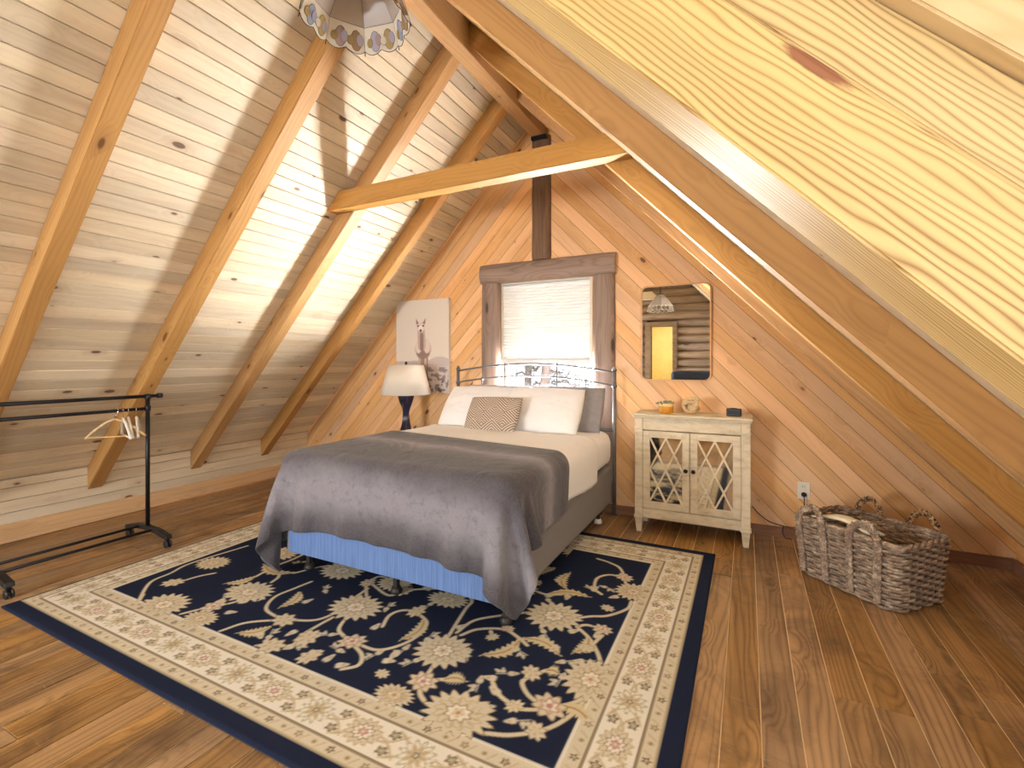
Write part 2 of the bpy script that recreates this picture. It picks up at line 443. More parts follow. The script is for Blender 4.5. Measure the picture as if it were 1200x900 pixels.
# dormer cheek with vertical boards
cheek = struct(link('wall_dormer_cheek', me_from('cheek', [(-0.55,1.10,zur(-0.55)+0.52),(1.25,1.10,zur(1.25)+0.52),(2.3,1.10,0.0),(2.3,1.10,2.42),(-0.55,1.10,2.42),(1.25,1.10,0.0)], [(0,1,3,4),(1,5,2,3)]), M['ceilgap']))
xx = -0.5; i = 0
while xx < 2.25:
    x1 = xx + 0.088
    zb0 = zur(xx)+0.52 if xx < 1.2 else 0.0; zb1 = zur(x1)+0.52 if x1 < 1.2 else 0.0
    if zb0 < 2.4:
        bm = bmesh.new(); add_prism(bm, [(xx+0.001, zb0), (x1-0.001, zb1), (x1-0.001, 2.42), (xx+0.001, 2.42)], 1, 1.085, 1.099)
        oo = link('board', me_bm('board', bm), M['orange_board'] if i == 10 else M['cheek'])
        reframe(oo, ((xx+x1)/2, 1.09, 2.0), (0,0,1), (1,0,0)); oo.parent = cheek
    xx = x1; i += 1

# ------------------------------------------------------------------ collar beam
zb, zt = 2.442, 2.575
def xc(z, s): return XR + s*(ZC - z)/TAN
bm = bmesh.new(); add_prism(bm, [(xc(zb,-1), zb), (xc(zb,1), zb), (xc(zt,1), zt), (xc(zt,-1), zt)], 1, 2.59, 2.69)
bmesh.ops.bevel(bm, geom=bm.edges[:], offset=0.004, segments=2, affect='EDGES')
o = link('collar_beam', me_bm('collar_beam', bm), M['rafter']); reframe(o, (XR, 2.64, 2.51), (1,0,0), (0,1,0))
tag(o, 'horizontal pine collar beam tying the two roof slopes together', 'beam')

# ------------------------------------------------------------------ gable wall with diagonal boards
WX0, WX1, WZ0, WZ1 = -2.15, -1.22, 0.80, 2.07
xl, xr_ = XK-0.05, XF+0.2
def wall_cells():
    # convex cells round the window opening
    def roofclip(poly):
        poly = clip(poly, lambda p: ZC - 0.0 - TAN*(XR - p[0]) - p[1])
        poly = clip(poly, lambda p: ZC - 0.0 - TAN*(p[0] - XR) - p[1])
        return poly
    cells = [[(xl,0),(WX0,0),(WX0,4),(xl,4)], [(WX0,WZ1),(XR,WZ1),(XR,4),(WX0,4)], [(XR,WZ1),(WX1,WZ1),(WX1,4),(XR,4)],
             [(WX0,0),(XR,0),(XR,WZ0),(WX0,WZ0)], [(XR,0),(WX1,0),(WX1,WZ0),(XR,WZ0)], [(WX1,0),(xr_,0),(xr_,4),(WX1,4)]]
    sides = [-1,-1,1,-1,1,1]
    return [(roofclip(c), s) for c, s in zip(cells, sides)]
def clip(poly, f):
    out = []
    for i in range(len(poly)):
        a, b = poly[i], poly[(i+1) % len(poly)]; fa, fb = f(a), f(b)
        if fa >= 0: out.append(a)
        if (fa >= 0) != (fb >= 0):
            t = fa/(fa-fb); out.append((a[0]+(b[0]-a[0])*t, a[1]+(b[1]-a[1])*t))
    return out
cells = wall_cells()
bm = bmesh.new()
for c, s in cells:
    if len(c) >= 3: add_prism(bm, c, 1, YW+0.010, YW+0.16)
wg = struct(link('wall_far', me_bm('wall_far', bm), M['gablegap']))
pg = 0.1445                                    # vertical pitch of the diagonal boards
for s in (-1, 1):
    c0 = -0.02
    dirv = Vector((s, 0, -TAN)).normalized()
    while c0 < ZC:
        c1 = c0 + pg
        bm = bmesh.new(); any_ = False
        for cell, cs in cells:
            if cs != s or len(cell) < 3: continue
            g_ = 0.0022
            p = clip(cell, lambda q: q[1] + TAN*abs(q[0]-XR) - c0 - g_)
            p = clip(p, lambda q: c1 - g_ - q[1] - TAN*abs(q[0]-XR)) if len(p) >= 3 else p
            if len(p) >= 3:
                ar = 0.5*abs(sum(p[i][0]*p[(i+1)%len(p)][1]-p[(i+1)%len(p)][0]*p[i][1] for i in range(len(p))))
                if ar < 1e-4: continue
                add_prism(bm, p, 1, YW, YW+0.012); any_ = True
        if any_:
            o = link('board', me_bm('board', bm), M['gable'])
            xm = XR + s*1.2
            reframe(o, (xm, YW, (c0+c1)/2 - TAN*1.2), dirv, (0,0,1)); o.parent = wg
        else: bm.free()
        c0 = c1
o = box('baseboard_far', -4.74, 1.49, YW-0.02, YW, 0, 0.075, M['basedark'], None, 0.003); struct(o); reframe(o, (0,YW,0.03), (1,0,0), (0,0,1))
o = box('baseboard_right', 1.475, 1.50, 1.25, YW-0.02, 0, 0.075, M['basedark'], None, 0.003); struct(o); reframe(o, (1.48,2.5,0.03), (0,1,0), (0,0,1))

# ------------------------------------------------------------------ log surround of the window and post above it
def logbar(name, p0, p1, r, flat=0.35, seed=0, notch=None, mat='log'):
    """a half-round log from p0 to p1 lying on the gable wall; flat side to the wall"""
    p0, p1 = Vector(p0), Vector(p1); L = (p1-p0).length; X = (p1-p0).normalized(); Yv = Vector((0,-1,0)); Zv = X.cross(Yv)
    bm = bmesh.new(); nseg = 26; na = 14; rings = []
    for i in range(nseg+1):
        t = i/nseg; ring = []
        rr = r*(1 + 0.05*mnoise.noise(Vector((t*3.0+seed, seed*1.7, 0))))
        if i in (0, nseg): rr *= 0.955
        for k in range(na+1):
            a = math.pi*k/na
            q = rr*(1 + 0.02*mnoise.noise(Vector((t*9, a*2, seed))))
            ring.append(bm.verts.new(p0 + X*(L*t) + Yv*(math.sin(a)**0.7*q*0.62) + Zv*(math.cos(a)*q)))
        rings.append(ring)
    for i in range(nseg):
        for k in range(na): bm.faces.new((rings[i][k], rings[i+1][k], rings[i+1][k+1], rings[i][k+1]))
        bm.faces.new((rings[i][na], rings[i+1][na], rings[i+1][0], rings[i][0]))
    bm.faces.new(rings[0]); bm.faces.new(rings[-1])
    o = link(name, me_bm(name, bm), M[mat]); smooth_angle(o, 50)
    return reframe(o, tuple((p0+p1)/2), X, Yv)
o = logbar('trim_1', (-2.335, YW, 2.148), (-1.005, YW, 2.148), 0.097, seed=1); struct(o, 'grey brown half log over the window')
o = logbar('trim_2', (-2.225, YW, 0.45), (-2.225, YW, 2.055), 0.100, seed=5); struct(o, 'grey brown half log left of the window')
o = logbar('trim_3', (-1.112, YW, 0.10), (-1.112, YW, 2.055), 0.100, seed=9); struct(o, 'grey brown half log right of the window')
rp = thing('ridge_post', 'dark stained post between the window log and the roof peak', 'post', (XR+0.017, YW, 2.24))
o = logbar('shaft', (XR+0.017, YW, 2.24), (XR+0.017, YW, 3.37), 0.093, seed=14, mat='post')
o.parent = rp; o.matrix_parent_inverse = Matrix.Translation(rp.location).inverted()
o = box('bracket', -0.075, 0.075, -0.085, -0.02, 1.085, 1.12, M['blackmetal'], rp, 0.004)

# ------------------------------------------------------------------ window, blind, glass
win = struct(box('window_1', WX0, WX1, YW+0.02, YW+0.15, WZ1-0.03, WZ1, M['white_trim']))
def wbox(name, *a, mat='white_trim', parent=win, bev=0.003): return box(name, *a, M[mat], parent, bev)
wbox('jamb', WX0, WX0+0.03, YW+0.02, YW+0.15, WZ0, WZ1-0.03)
wbox('jamb', WX1-0.03, WX1, YW+0.02, YW+0.15, WZ0, WZ1-0.03)
wbox('sill', WX0, WX1, YW-0.0, YW+0.15, WZ0-0.03, WZ0)
sx0, sx1 = WX0+0.075, WX1-0.03
wbox('sash_frame', WX0+0.03, sx0, YW+0.06, YW+0.13, WZ0, WZ1-0.03)
wbox('sash_frame', sx0, sx0+0.045, YW+0.09, YW+0.12, WZ0, WZ1-0.03)
wbox('sash_frame', sx1-0.012, sx1, YW+0.09, YW+0.12, WZ0, WZ1-0.03)
wbox('sash_frame', sx0+0.045, sx1-0.012, YW+0.09, YW+0.12, WZ0, WZ0+0.04)
g = G('window_glass')
tr = g.n('ShaderNodeBsdfTransparent'); gl = g.n('ShaderNodeBsdfGlossy'); gl.inputs['Roughness'].default_value = 0.0
mx = g.n('ShaderNodeMixShader'); mx.inputs[0].default_value = 0.05; g.l(tr.outputs[0], mx.inputs[1]); g.l(gl.outputs[0], mx.inputs[2]); g.l(mx.outputs[0], g.out.inputs[0])
M['glass'] = g.m
box('glass_pane', sx0+0.045, sx1-0.012, YW+0.103, YW+0.107, WZ0+0.04, WZ1-0.03, M['glass'], win)
# cellular shade
g = G('pleated_shade_fabric'); g.col(lin4('f4f4f0'))
di = g.n('ShaderNodeBsdfDiffuse'); di.inputs[0].default_value = lin4('f2f2ee'); tl = g.n('ShaderNodeBsdfTranslucent'); tl.inputs[0].default_value = lin4('f6f8fa')
mx = g.n('ShaderNodeMixShader'); mx.inputs[0].default_value = 0.003; g.l(di.outputs[0], mx.inputs[1]); g.l(tl.outputs[0], mx.inputs[2]); g.l(mx.outputs[0], g.out.inputs[0])
M['shade'] = g.m
bl = thing('window_blind', 'white pleated cellular blind lowered over the upper window', 'blind', ((WX0+WX1)/2, YW+0.045, 1.28))
hw = (WX1-WX0)/2 - 0.012
V = []; F = []; nz_ = 25; zt_, zb_ = 2.04-1.28, 0.045
for i in range(nz_*2+1):
    z = zt_ + (zb_-zt_)*i/(nz_*2); yy = -0.008 if i % 2 else 0.006
    V += [(-hw, yy, z), (hw, yy, z)]
for i in range(nz_*2): F.append((2*i, 2*i+1, 2*i+3, 2*i+2))
link('pleated_fabric', me_from('pleated_fabric', V, F), M['shade'], bl)
box('bottom_rail', -hw, hw, -0.018, 0.018, 0.0, 0.045, plain('grey_blind_rail', 'b4b2b0', 0.5), bl, 0.004)
box('head_rail', -hw, hw, -0.02, 0.02, zt_, zt_+0.035, M['white_trim'], bl, 0.004)
box('pull_tab', -0.03, 0.03, -0.026, -0.018, 0.014, 0.03, plain('clear_tab', 'dcdcd8', 0.3), bl, 0.002)

# ------------------------------------------------------------------ outdoors
g = G('snow'); co = g.coord(); g.col(g.ramp(g.noise(co, 1.5, 5), [(0.3, lin('d8e2ee')), (0.7, lin('ffffff'))])); g.p.inputs['Roughness'].default_value = 0.8
M['snow'] = g.m
V = []; F = []; n = 28
for j in range(n+1):
    for i in range(n+1):
        X_ = -16 + 30*i/n; Y_ = 4.6 + 30*j/n
        V.append((X_, Y_, -2.2 + 0.42*max(0, Y_-5.5) + 0.25*mnoise.noise(Vector((X_*0.4, Y_*0.4, 3)))))
for j in range(n):
    for i in range(n): a = j*(n+1)+i; F.append((a, a+1, a+n+2, a+n+1))
o = link('ground', me_from('snow', V, F, True), M['snow']); struct(o, 'snow covered ground outside the window')
M['bark'] = plain('bark', '4a4644', 0.9, 0, 0.6, 12, 0.3)
M['needles'] = plain('evergreen_needles', '38443e', 0.8, 0, 0, 20, 0.4)
def tree(loc, h, r, seed, label, needles=True):
    rnd = random.Random(seed)
    t = thing('tree', label, 'tree', loc)
    pts = [(0.05*math.sin(i*0.9+seed), 0.05*math.cos(i*1.3), -0.3 + (h+0.3)*i/8) for i in range(9)]
    tube('trunk', pts, r, M['bark'], t, 8, radii=[r*(1-0.09*i) for i in range(9)])
    for b in range(16):
        z0 = h*(0.12+0.05*b); a = rnd.uniform(0, 6.28); L = rnd.uniform(0.6, 1.4)*(1-0.03*b)
        bp = [(math.cos(a)*L*q, math.sin(a)*L*q*0.7, z0 + 0.22*L*math.sin(q*2.6+seed) + 0.08*math.sin(q*9)) for q in (0, .25, .5, .75, 1)]
        o = tube('branch', bp, r*0.25, M['bark'], t, 5, radii=[r*0.24, r*0.2, r*0.15, r*0.1, r*0.05])
        if needles and b > 2:
            bm = bmesh.new()
            for q in range(110):
                u = rnd.uniform(0.35, 1.0); i0 = min(3, int(u*4)); f_ = u*4-i0
                c = Vector(bp[i0]).lerp(Vector(bp[i0+1]), f_) + Vector((rnd.gauss(0, .07), rnd.gauss(0, .07), rnd.gauss(0, .05)))
                dx = Vector((rnd.gauss(0, 1), rnd.gauss(0, 1), rnd.gauss(0, .6))).normalized()*0.07; dz = Vector((rnd.gauss(0, 1), rnd.gauss(0, 1), rnd.gauss(0, 1))).normalized()*0.012
                bm.faces.new([bm.verts.new(c-dx), bm.verts.new(c+dz), bm.verts.new(c+dx), bm.verts.new(c-dz)])
            nn = link('needle_spray', me_bm('needles', bm), M['needles'], o); nn['kind'] = 'stuff'
tree((-3.87, 9.5, -0.6), 4.6, 0.15, 3, 'grey tree trunk with thin branches in the middle of the window view')
tree((-4.75, 10.4, -0.4), 4.6, 0.12, 5, 'snowy evergreen standing left beyond the window')
tree((-3.3, 9.9, -0.5), 4.4, 0.11, 8, 'evergreen with drooping branches right beyond the window')

# ------------------------------------------------------------------ the room behind the camera (seen in the mirrors)
o = struct(box('ceiling_dormer', -0.485, 2.42, YB, 1.15, 2.352, 2.42, M['cheek']))
wd = bmesh.new()
for a in ((2.32,2.40,YB,1.1,0,0.85), (2.32,2.40,YB,1.1,2.05,2.36), (2.32,2.40,YB,-1.65,0.85,2.05), (2.32,2.40,0.15,1.1,0.85,2.05)): add_box(wd, *a)
struct(link('wall_dormer_front', me_bm('wall_dormer_front', wd), M['cheek']))
w2 = struct(box('window_2', 2.31, 2.33, -1.65, 0.15, 0.80, 0.85, M['white_trim']))
for a in ((2.31,2.33,-1.65,-1.60,0.85,2.05),(2.31,2.33,0.10,0.15,0.85,2.05),(2.31,2.33,-1.60,0.10,2.0,2.05)): box('frame', *a, M['white_trim'], w2, 0.003)
# log wall with a doorway
DX0, DX1, DZ = -1.92, -1.44, 2.08
RWX0, RWX1, RWZ0, RWZ1 = -0.85, 0.25, 1.0, 2.2
nw = struct(link('wall_near', me_from('wall_near', [(-4.9,YB-0.30,0),(2.4,YB-0.30,0),(2.4,YB-0.30,3.8),(-4.9,YB-0.30,3.8)], [(0,1,2,3)]), M['backlog']))
nw.data.clear_geometry()
bmn = bmesh.new()
for a in ((-4.9,DX0,YB-0.32,YB-0.2,0,3.8), (DX1,2.4,YB-0.32,YB-0.2,0,3.8), (DX0,DX1,YB-0.32,YB-0.2,DZ,3.8)): add_box(bmn, *a)
bmn.to_mesh(nw.data); bmn.free()
zz = 0.0
while zz < 3.7:
    half = (ZC - zz - 0.17)/TAN
    segs = [(max(XK, XR-half-0.1), DX0-0.08), (DX1+0.08, min(2.32, XR+half+0.1) if zz > 2.3 else 2.32)] if zz < DZ else [(max(XK, XR-half-0.1), min(2.32, XR+half+0.1) if zz > 2.3 else 2.32)]
    for a, b in segs:
        if b - a < 0.1: continue
        bm = bmesh.new(); add_tube(bm, [(a, YB-0.10, zz+0.085), ((a+b)/2, YB-0.10, zz+0.085), (b, YB-0.10, zz+0.085)], 0.092, 14)
        oo = link('log', me_bm('log', bm, True), M['backlog']); reframe(oo, ((a+b)/2, YB-0.1, zz+0.085), (1,0,0), (0,1,0)); oo.parent = nw
    zz += 0.17
d1 = struct(box('door_1', DX0-0.09, DX0, YB-0.28, YB+0.0, 0, DZ+0.09, M['backlog'], None, 0.004))
box('frame', DX1, DX1+0.09, YB-0.28, YB+0.0, 0, DZ+0.09, M['backlog'], d1, 0.004)
box('frame', DX0, DX1, YB-0.28, YB+0.0, DZ, DZ+0.09, M['backlog'], d1, 0.004)
hall = bmesh.new()
for a in ((-3.0,0.2,YB-2.6,YB-2.5,0,2.6), (-3.05,-2.95,YB-2.6,YB-0.32,0,2.6), (0.2,0.3,YB-2.6,YB-0.32,0,2.6), (-3.0,0.3,YB-2.6,YB-0.32,2.55,2.6), (-3.0,0.3,YB-2.6,YB-0.02,-0.05,-0.001)): add_box(hall, *a)
struct(link('wall_hall', me_bm('wall_hall', hall), plain('yellow_pine_hall', 'ecd58c', 0.6, 0, 0, 4, 0.1)))
area('hall_daylight', (-1.7, YB-1.2, 2.45), (-1.7, YB-1.4, 0), 0.8, 0.8, 30, (1.0, 0.93, 0.75))

w3 = struct(box('fill_frame_right', 0.15, 1.45, -2.53, -2.49, 0.93, 0.98, M['white_trim']))  # frame added round the rear fill lamp, no known window here
for a in ((0.15,0.20,-2.53,-2.49,0.98,2.22),(1.40,1.45,-2.53,-2.49,0.98,2.22),(0.20,1.40,-2.53,-2.49,2.20,2.25)): box('frame', *a, M['white_trim'], w3, 0.003)
w4 = struct(box('fill_frame_left', -3.80, -2.20, -2.53, -2.49, 0.75, 0.80, M['white_trim']))  # another added frame, put round the left rear fill lamp
for a in ((-3.80,-3.75,-2.53,-2.49,0.80,1.44),(-2.25,-2.20,-2.53,-2.49,0.80,1.68),(-3.55,-2.25,-2.53,-2.49,1.63,1.68)): box('frame', *a, M['white_trim'], w4, 0.003)
sofa = thing('sofa', 'dark navy sofa seen only in the wall mirror', 'sofa', (-0.55, -1.95, 0))
M['navycloth'] = plain('navy_upholstery', '39404f', 0.9, 0, 0.2, 60, 0.15)
box('seat', -0.85, 0.85, -0.1, 0.7, 0.12, 0.45, M['navycloth'], sofa, 0.06, 3, True)
box('backrest', -0.85, 0.85, -0.42, -0.1, 0.12, 1.12, M['navycloth'], sofa, 0.08, 3, True)
for sx in (-1, 1): box('armrest', sx*0.95-0.1, sx*0.95+0.1, -0.4, 0.7, 0.12, 0.66, M['navycloth'], sofa, 0.06, 3, True)
for sx in (-0.9, 0.9):
    for sy in (-0.35, 0.62): box('leg', sx-0.03, sx+0.03, sy-0.03, sy+0.03, 0, 0.12, M['blackplastic'], sofa, 0.004)

# ------------------------------------------------------------------ painting helper for woven / printed patterns (vertex colours)
def srgb2lin(a):
    a = np.asarray(a, float)
    return np.where(a <= 0.04045, a/12.92, ((a+0.055)/1.055)**2.4)
class Canvas:
    def __init__(s, W, Hh, res):
        s.nx = int(round(W/res))+1; s.ny = int(round(Hh/res))+1; s.W, s.H = W, Hh
        s.x = np.linspace(0, W, s.nx); s.y = np.linspace(0, Hh, s.ny); s.res = W/(s.nx-1)
        s.c = np.zeros((s.ny, s.nx, 3))
    def fill(s, c): s.c[:] = np.array(c)/255.0
    def win(s, x0, x1, y0, y1):
        i0 = max(0, int(x0/s.res)-1); i1 = min(s.nx, int(x1/s.res)+2); j0 = max(0, int(y0/s.res)-1); j1 = min(s.ny, int(y1/s.res)+2)
        if i1 <= i0 or j1 <= j0: return None
        X, Y = np.meshgrid(s.x[i0:i1], s.y[j0:j1]); return (slice(j0, j1), slice(i0, i1)), X, Y
    def put(s, sl, d, c, soft=None):
        """d = signed distance (negative inside)"""
        soft = soft or s.res*0.6
        a = np.clip(0.5 - d/(2*soft), 0, 1)[..., None]
        s.c[sl] = s.c[sl]*(1-a) + np.array(c)/255.0*a
    def rect(s, x0, x1, y0, y1, c):
        w_ = s.win(x0, x1, y0, y1)
        if w_: sl, X, Y = w_; s.put(sl, np.maximum(np.maximum(x0-X, X-x1), np.maximum(y0-Y, Y-y1)), c)
    def ell(s, cx, cy, a, b, c, ang=0.0, teeth=0, amp=0.0, ph=0.0):
        r = max(a, b)*(1+amp)+0.01
        w_ = s.win(cx-r, cx+r, cy-r, cy+r)
        if not w_: return
        sl, X, Y = w_; dx, dy = X-cx, Y-cy; ca, sa = math.cos(ang), math.sin(ang)
        u, v = (dx*ca+dy*sa)/a, (-dx*sa+dy*ca)/b
        rr = np.hypot(u, v); th = np.arctan2(v, u)
        lim = 1.0 + (amp*np.cos(teeth*th+ph) if teeth else 0)
        s.put(sl, (rr-lim)*min(a, b), c)
    def line(s, pts, wd, c, w1=None):
        pts = [np.array(p, float) for p in pts]; n = len(pts)
        for i in range(n-1):
            p, q = pts[i], pts[i+1]
            wa = wd if w1 is None else wd+(w1-wd)*i/(n-1)
            x0, x1 = min(p[0], q[0])-wa-0.01, max(p[0], q[0])+wa+0.01; y0, y1 = min(p[1], q[1])-wa-0.01, max(p[1], q[1])+wa+0.01
            w_ = s.win(x0, x1, y0, y1)
            if not w_: continue
            sl, X, Y = w_; d = q-p; L = max(1e-9, d@d)
            t = np.clip(((X-p[0])*d[0]+(Y-p[1])*d[1])/L, 0, 1)
            s.put(sl, np.hypot(X-p[0]-t*d[0], Y-p[1]-t*d[1])-wa, c)
    def poly(s, pts, c):
        P = np.array(pts, float); w_ = s.win(P[:,0].min(), P[:,0].max(), P[:,1].min(), P[:,1].max())
        if not w_: return
        sl, X, Y = w_; d = np.full(X.shape, 1e9); ins = np.zeros(X.shape, bool); n = len(P)
        for i in range(n):
            p, q = P[i], P[(i+1) % n]; e = q-p; L = max(1e-12, e@e)
            t = np.clip(((X-p[0])*e[0]+(Y-p[1])*e[1])/L, 0, 1)
            d = np.minimum(d, np.hypot(X-p[0]-t*e[0], Y-p[1]-t*e[1]))
            cnd = ((p[1] > Y) != (q[1] > Y))
            with np.errstate(divide='ignore', invalid='ignore'):
                xi = (q[0]-p[0])*(Y-p[1])/(q[1]-p[1]+1e-15)+p[0]
            ins ^= cnd & (X < xi)
        s.put(sl, np.where(ins, -d, d), c)
def spline(pts, n=8):
    P = [np.array(p, float) for p in pts]; P = [2*P[0]-P[1]] + P + [2*P[-1]-P[-2]]; out = []
    for i in range(1, len(P)-2):
        for k in range(n):
            t = k/n; a, b, c, d = P[i-1], P[i], P[i+1], P[i+2]
            out.append(0.5*((2*b)+(c-a)*t+(2*a-5*b+4*c-d)*t*t+(-a+3*b-3*c+d)*t**3))
    out.append(P[-2]); return out
def grid_mesh(name, P, colors=None, thick=None, smooth=True):
    """P: (ny,nx,3) array"""
    ny, nx = P.shape[:2]; me = bpy.data.meshes.new(name)
    idx = np.arange(ny*nx).reshape(ny, nx)
    q = np.stack([idx[:-1,:-1], idx[:-1,1:], idx[1:,1:], idx[1:,:-1]], -1).reshape(-1, 4)
    me.vertices.add(ny*nx); me.vertices.foreach_set('co', P.reshape(-1).astype(np.float32))
    me.loops.add(q.size); me.loops.foreach_set('vertex_index', q.reshape(-1).astype(np.int32))
    me.polygons.add(len(q)); me.polygons.foreach_set('loop_start', (np.arange(len(q))*4).astype(np.int32))
    me.update(calc_edges=True)
    if colors is not None:
        at = me.color_attributes.new('col', 'FLOAT_COLOR', 'POINT')
        rgba = np.ones((ny*nx, 4), np.float32); rgba[:, :3] = srgb2lin(np.clip(colors, 0, 1)).reshape(-1, 3)
        at.data.foreach_set('color', rgba.reshape(-1))
    if smooth: me.shade_smooth()
    return me

# ------------------------------------------------------------------ rug
RX0, RX1, RY0, RY1 = -3.53, -0.19, 1.04, 3.46
TH = math.radians(26.4)
def fl_px(u, v):     # where a photographed floor point lies on the rug (rug coordinates)
    a = (u-600)/555.0; rz_ = (424-v)/555.0; t = -1.29/rz_
    X = (-math.sin(TH)+math.cos(TH)*a)*t; Y = (math.cos(TH)+math.sin(TH)*a)*t
    return (X-RX0, Y-RY0)
RXE = RX0; RX0 = RX0-0.05       # the navy band is worn narrow along the left edge
RW, RH = RX1-RX0, RY1-RY0
cv = Canvas(RW, RH, 0.006)
NAVY=(34,40,60); CREAM=(224,219,206); CREAM2=(206,197,174); TAN_=(186,168,134); BRN=(118,98,74); ROSE=(182,134,122); LEAF=(206,190,152); OUT=(150,128,96); SAGE=(180,174,148)
cv.fill(NAVY)
b0, b1, b2, b3 = 0.072, 0.130, 0.285, 0.345
cv.rect(b0, RW-b0, b0, RH-b0, CREAM2)
cv.rect(b1, RW-b1, b1, RH-b1, CREAM)
cv.rect(b2, RW-b2, b2, RH-b2, CREAM2)
cv.rect(b3, RW-b3, b3, RH-b3, CREAM)
cv.rect(b3+0.012, RW-b3-0.012, b3+0.012, RH-b3-0.012, NAVY)
for b in (b1, b2):
    loop = [(b, b), (RW-b, b), (RW-b, RH-b), (b, RH-b), (b, b)]
    cv.line(loop, 0.0045, BRN)
cv.line([(b0+.004, b0+.004), (RW-b0-.004, b0+.004), (RW-b0-.004, RH-b0-.004), (b0+.004, RH-b0-.004), (b0+.004, b0+.004)], 0.004, TAN_)
rr = random.Random(11)
def side_pts(b):      # walk round a border line: yields centre, direction angle, length coordinate
    for (p, q) in (((b, b), (RW-b, b)), ((RW-b, b), (RW-b, RH-b)), ((RW-b, RH-b), (b, RH-b)), ((b, RH-b), (b, b))):
        yield np.array(p), np.array(q)
for b in ((b0+b1)/2, (b2+b3)/2):
    for p, q in side_pts(b):
        L = np.linalg.norm(q-p); n = int(L/0.075); d = (q-p)/L; nn_ = np.array([-d[1], d[0]])
        for i in range(n):
            c = p + d*L*(i+0.5)/n
            if i % 2: cv.ell(c[0], c[1], 0.013, 0.012, BRN if i % 4 == 1 else OUT, 0, 5, 0.3); cv.ell(c[0], c[1], 0.005, 0.005, CREAM2)
            else:
                cv.ell(c[0], c[1], 0.011, 0.009, TAN_); cv.ell(c[0], c[1], 0.004, 0.004, BRN)
            m = p + d*L*(i+1.0)/n
            cv.line([m-d*0.02-nn_*0.014, m+nn_*0.013], 0.0025, TAN_)
bm_ = (b1+b2)/2
for p, q in side_pts(bm_):
    L = np.linalg.norm(q-p); n = int(L/0.215); d = (q-p)/L; nn_ = np.array([-d[1], d[0]]); ang = math.atan2(d[1], d[0])
    for i in range(n):
        c = p + d*L*(i+0.5)/n
        if i % 2:
            cv.ell(c[0], c[1], 0.068, 0.055, TAN_, ang, 14, 0.12); cv.ell(c[0], c[1], 0.060, 0.047, CREAM2, ang, 14, 0.12)
            cv.ell(c[0], c[1], 0.042, 0.034, OUT, ang, 10, 0.16); cv.ell(c[0], c[1], 0.036, 0.028, CREAM, ang, 10, 0.16)
            cv.ell(c[0], c[1], 0.019, 0.016, ROSE, ang, 6, 0.25); cv.ell(c[0], c[1], 0.009, 0.008, CREAM2)
        else:
            cv.ell(c[0], c[1], 0.060, 0.056, SAGE, ang, 12, 0.18); cv.ell(c[0], c[1], 0.050, 0.046, CREAM, ang, 12, 0.18)
            for k in range(8):
                a = ang + k*math.pi/4; cv.ell(c[0]+0.027*math.cos(a), c[1]+0.027*math.sin(a), 0.016, 0.009, TAN_, a)
            cv.ell(c[0], c[1], 0.012, 0.012, BRN, 0, 5, 0.2); cv.ell(c[0], c[1], 0.007, 0.007, CREAM2)
        m = p + d*L*(i+1.0)/n
        for s_ in (-1, 1):
            cc = m + nn_*0.036*s_
            cv.ell(cc[0], cc[1], 0.020, 0.017, BRN, ang, 5, 0.25); cv.ell(cc[0], cc[1], 0.013, 0.010, SAGE, ang, 5, 0.25)
            cv.line(spline([m-d*0.05+nn_*0.012*s_, m+nn_*0.006*s_, m+d*0.05+nn_*0.05*s_], 5), 0.003, TAN_)
            e = m+d*0.035-nn_*0.045*s_
            cv.ell(e[0], e[1], 0.028, 0.006, TAN_, ang+0.5*s_)
# the field: vines, palmettes and leaves, laid out as on the photographed rug and mirrored under the bed
FX0, FX1, FY0, FY1 = b3+0.014, RW-b3-0.014, b3+0.014, RH-b3-0.014
keep = cv.c.copy()
def vine(px, wd=0.0075):
    pts = spline([fl_px(*p) if p[0] > 10 else p for p in px], 8); cv.line(pts, wd+0.002, OUT); cv.line(pts, wd, CREAM2)
    return pts
def bigfl(p, a=0.12, b=0.095, ang=0.0, base=CREAM2, n=17):
    ph = rr.uniform(0, 6)
    cv.ell(p[0], p[1], a*1.04, b*1.04, OUT, ang, n, 0.13, ph); cv.ell(p[0], p[1], a*0.98, b*0.98, base, ang, n, 0.13, ph)
    cv.ell(p[0], p[1], a*0.72, b*0.72, TAN_, ang, 13, 0.10, ph); cv.ell(p[0], p[1], a*0.67, b*0.67, CREAM2, ang, 13, 0.10, ph)
    for k in range(13):
        t = k*2*math.pi/13; cv.ell(p[0]+a*0.56*math.cos(t+ang), p[1]+b*0.56*math.sin(t+ang), 0.014, 0.006, TAN_, t)
    cv.ell(p[0], p[1], a*0.40, b*0.42, OUT, ang, 8, 0.14, ph); cv.ell(p[0], p[1], a*0.34, b*0.36, CREAM, ang, 8, 0.14, ph)
    for k in range(5):
        t = k*2*math.pi/5; cv.ell(p[0]+0.018*math.cos(t), p[1]+0.018*math.sin(t), 0.009, 0.009, LEAF)
    cv.ell(p[0], p[1], 0.009, 0.009, ROSE)
def smallfl(p, r=0.05, rose=False, ang=0.0):
    ph = rr.uniform(0, 6)
    cv.ell(p[0], p[1], r*1.06, r*0.86, OUT, ang, 8, 0.17, ph); cv.ell(p[0], p[1], r*0.96, r*0.76, CREAM2, ang, 8, 0.17, ph)
    if rose:
        cv.ell(p[0], p[1], r*0.62, r*0.52, ROSE, ang, 6, 0.2, ph); cv.ell(p[0], p[1], r*0.50, r*0.40, CREAM, ang, 6, 0.2, ph)
    for k in range(5):
        t = k*2*math.pi/5+ang; cv.ell(p[0]+r*0.5*math.cos(t), p[1]+r*0.4*math.sin(t), r*0.17, r*0.12, TAN_, t)
    cv.ell(p[0], p[1], r*0.2, r*0.2, ROSE if rose else LEAF)
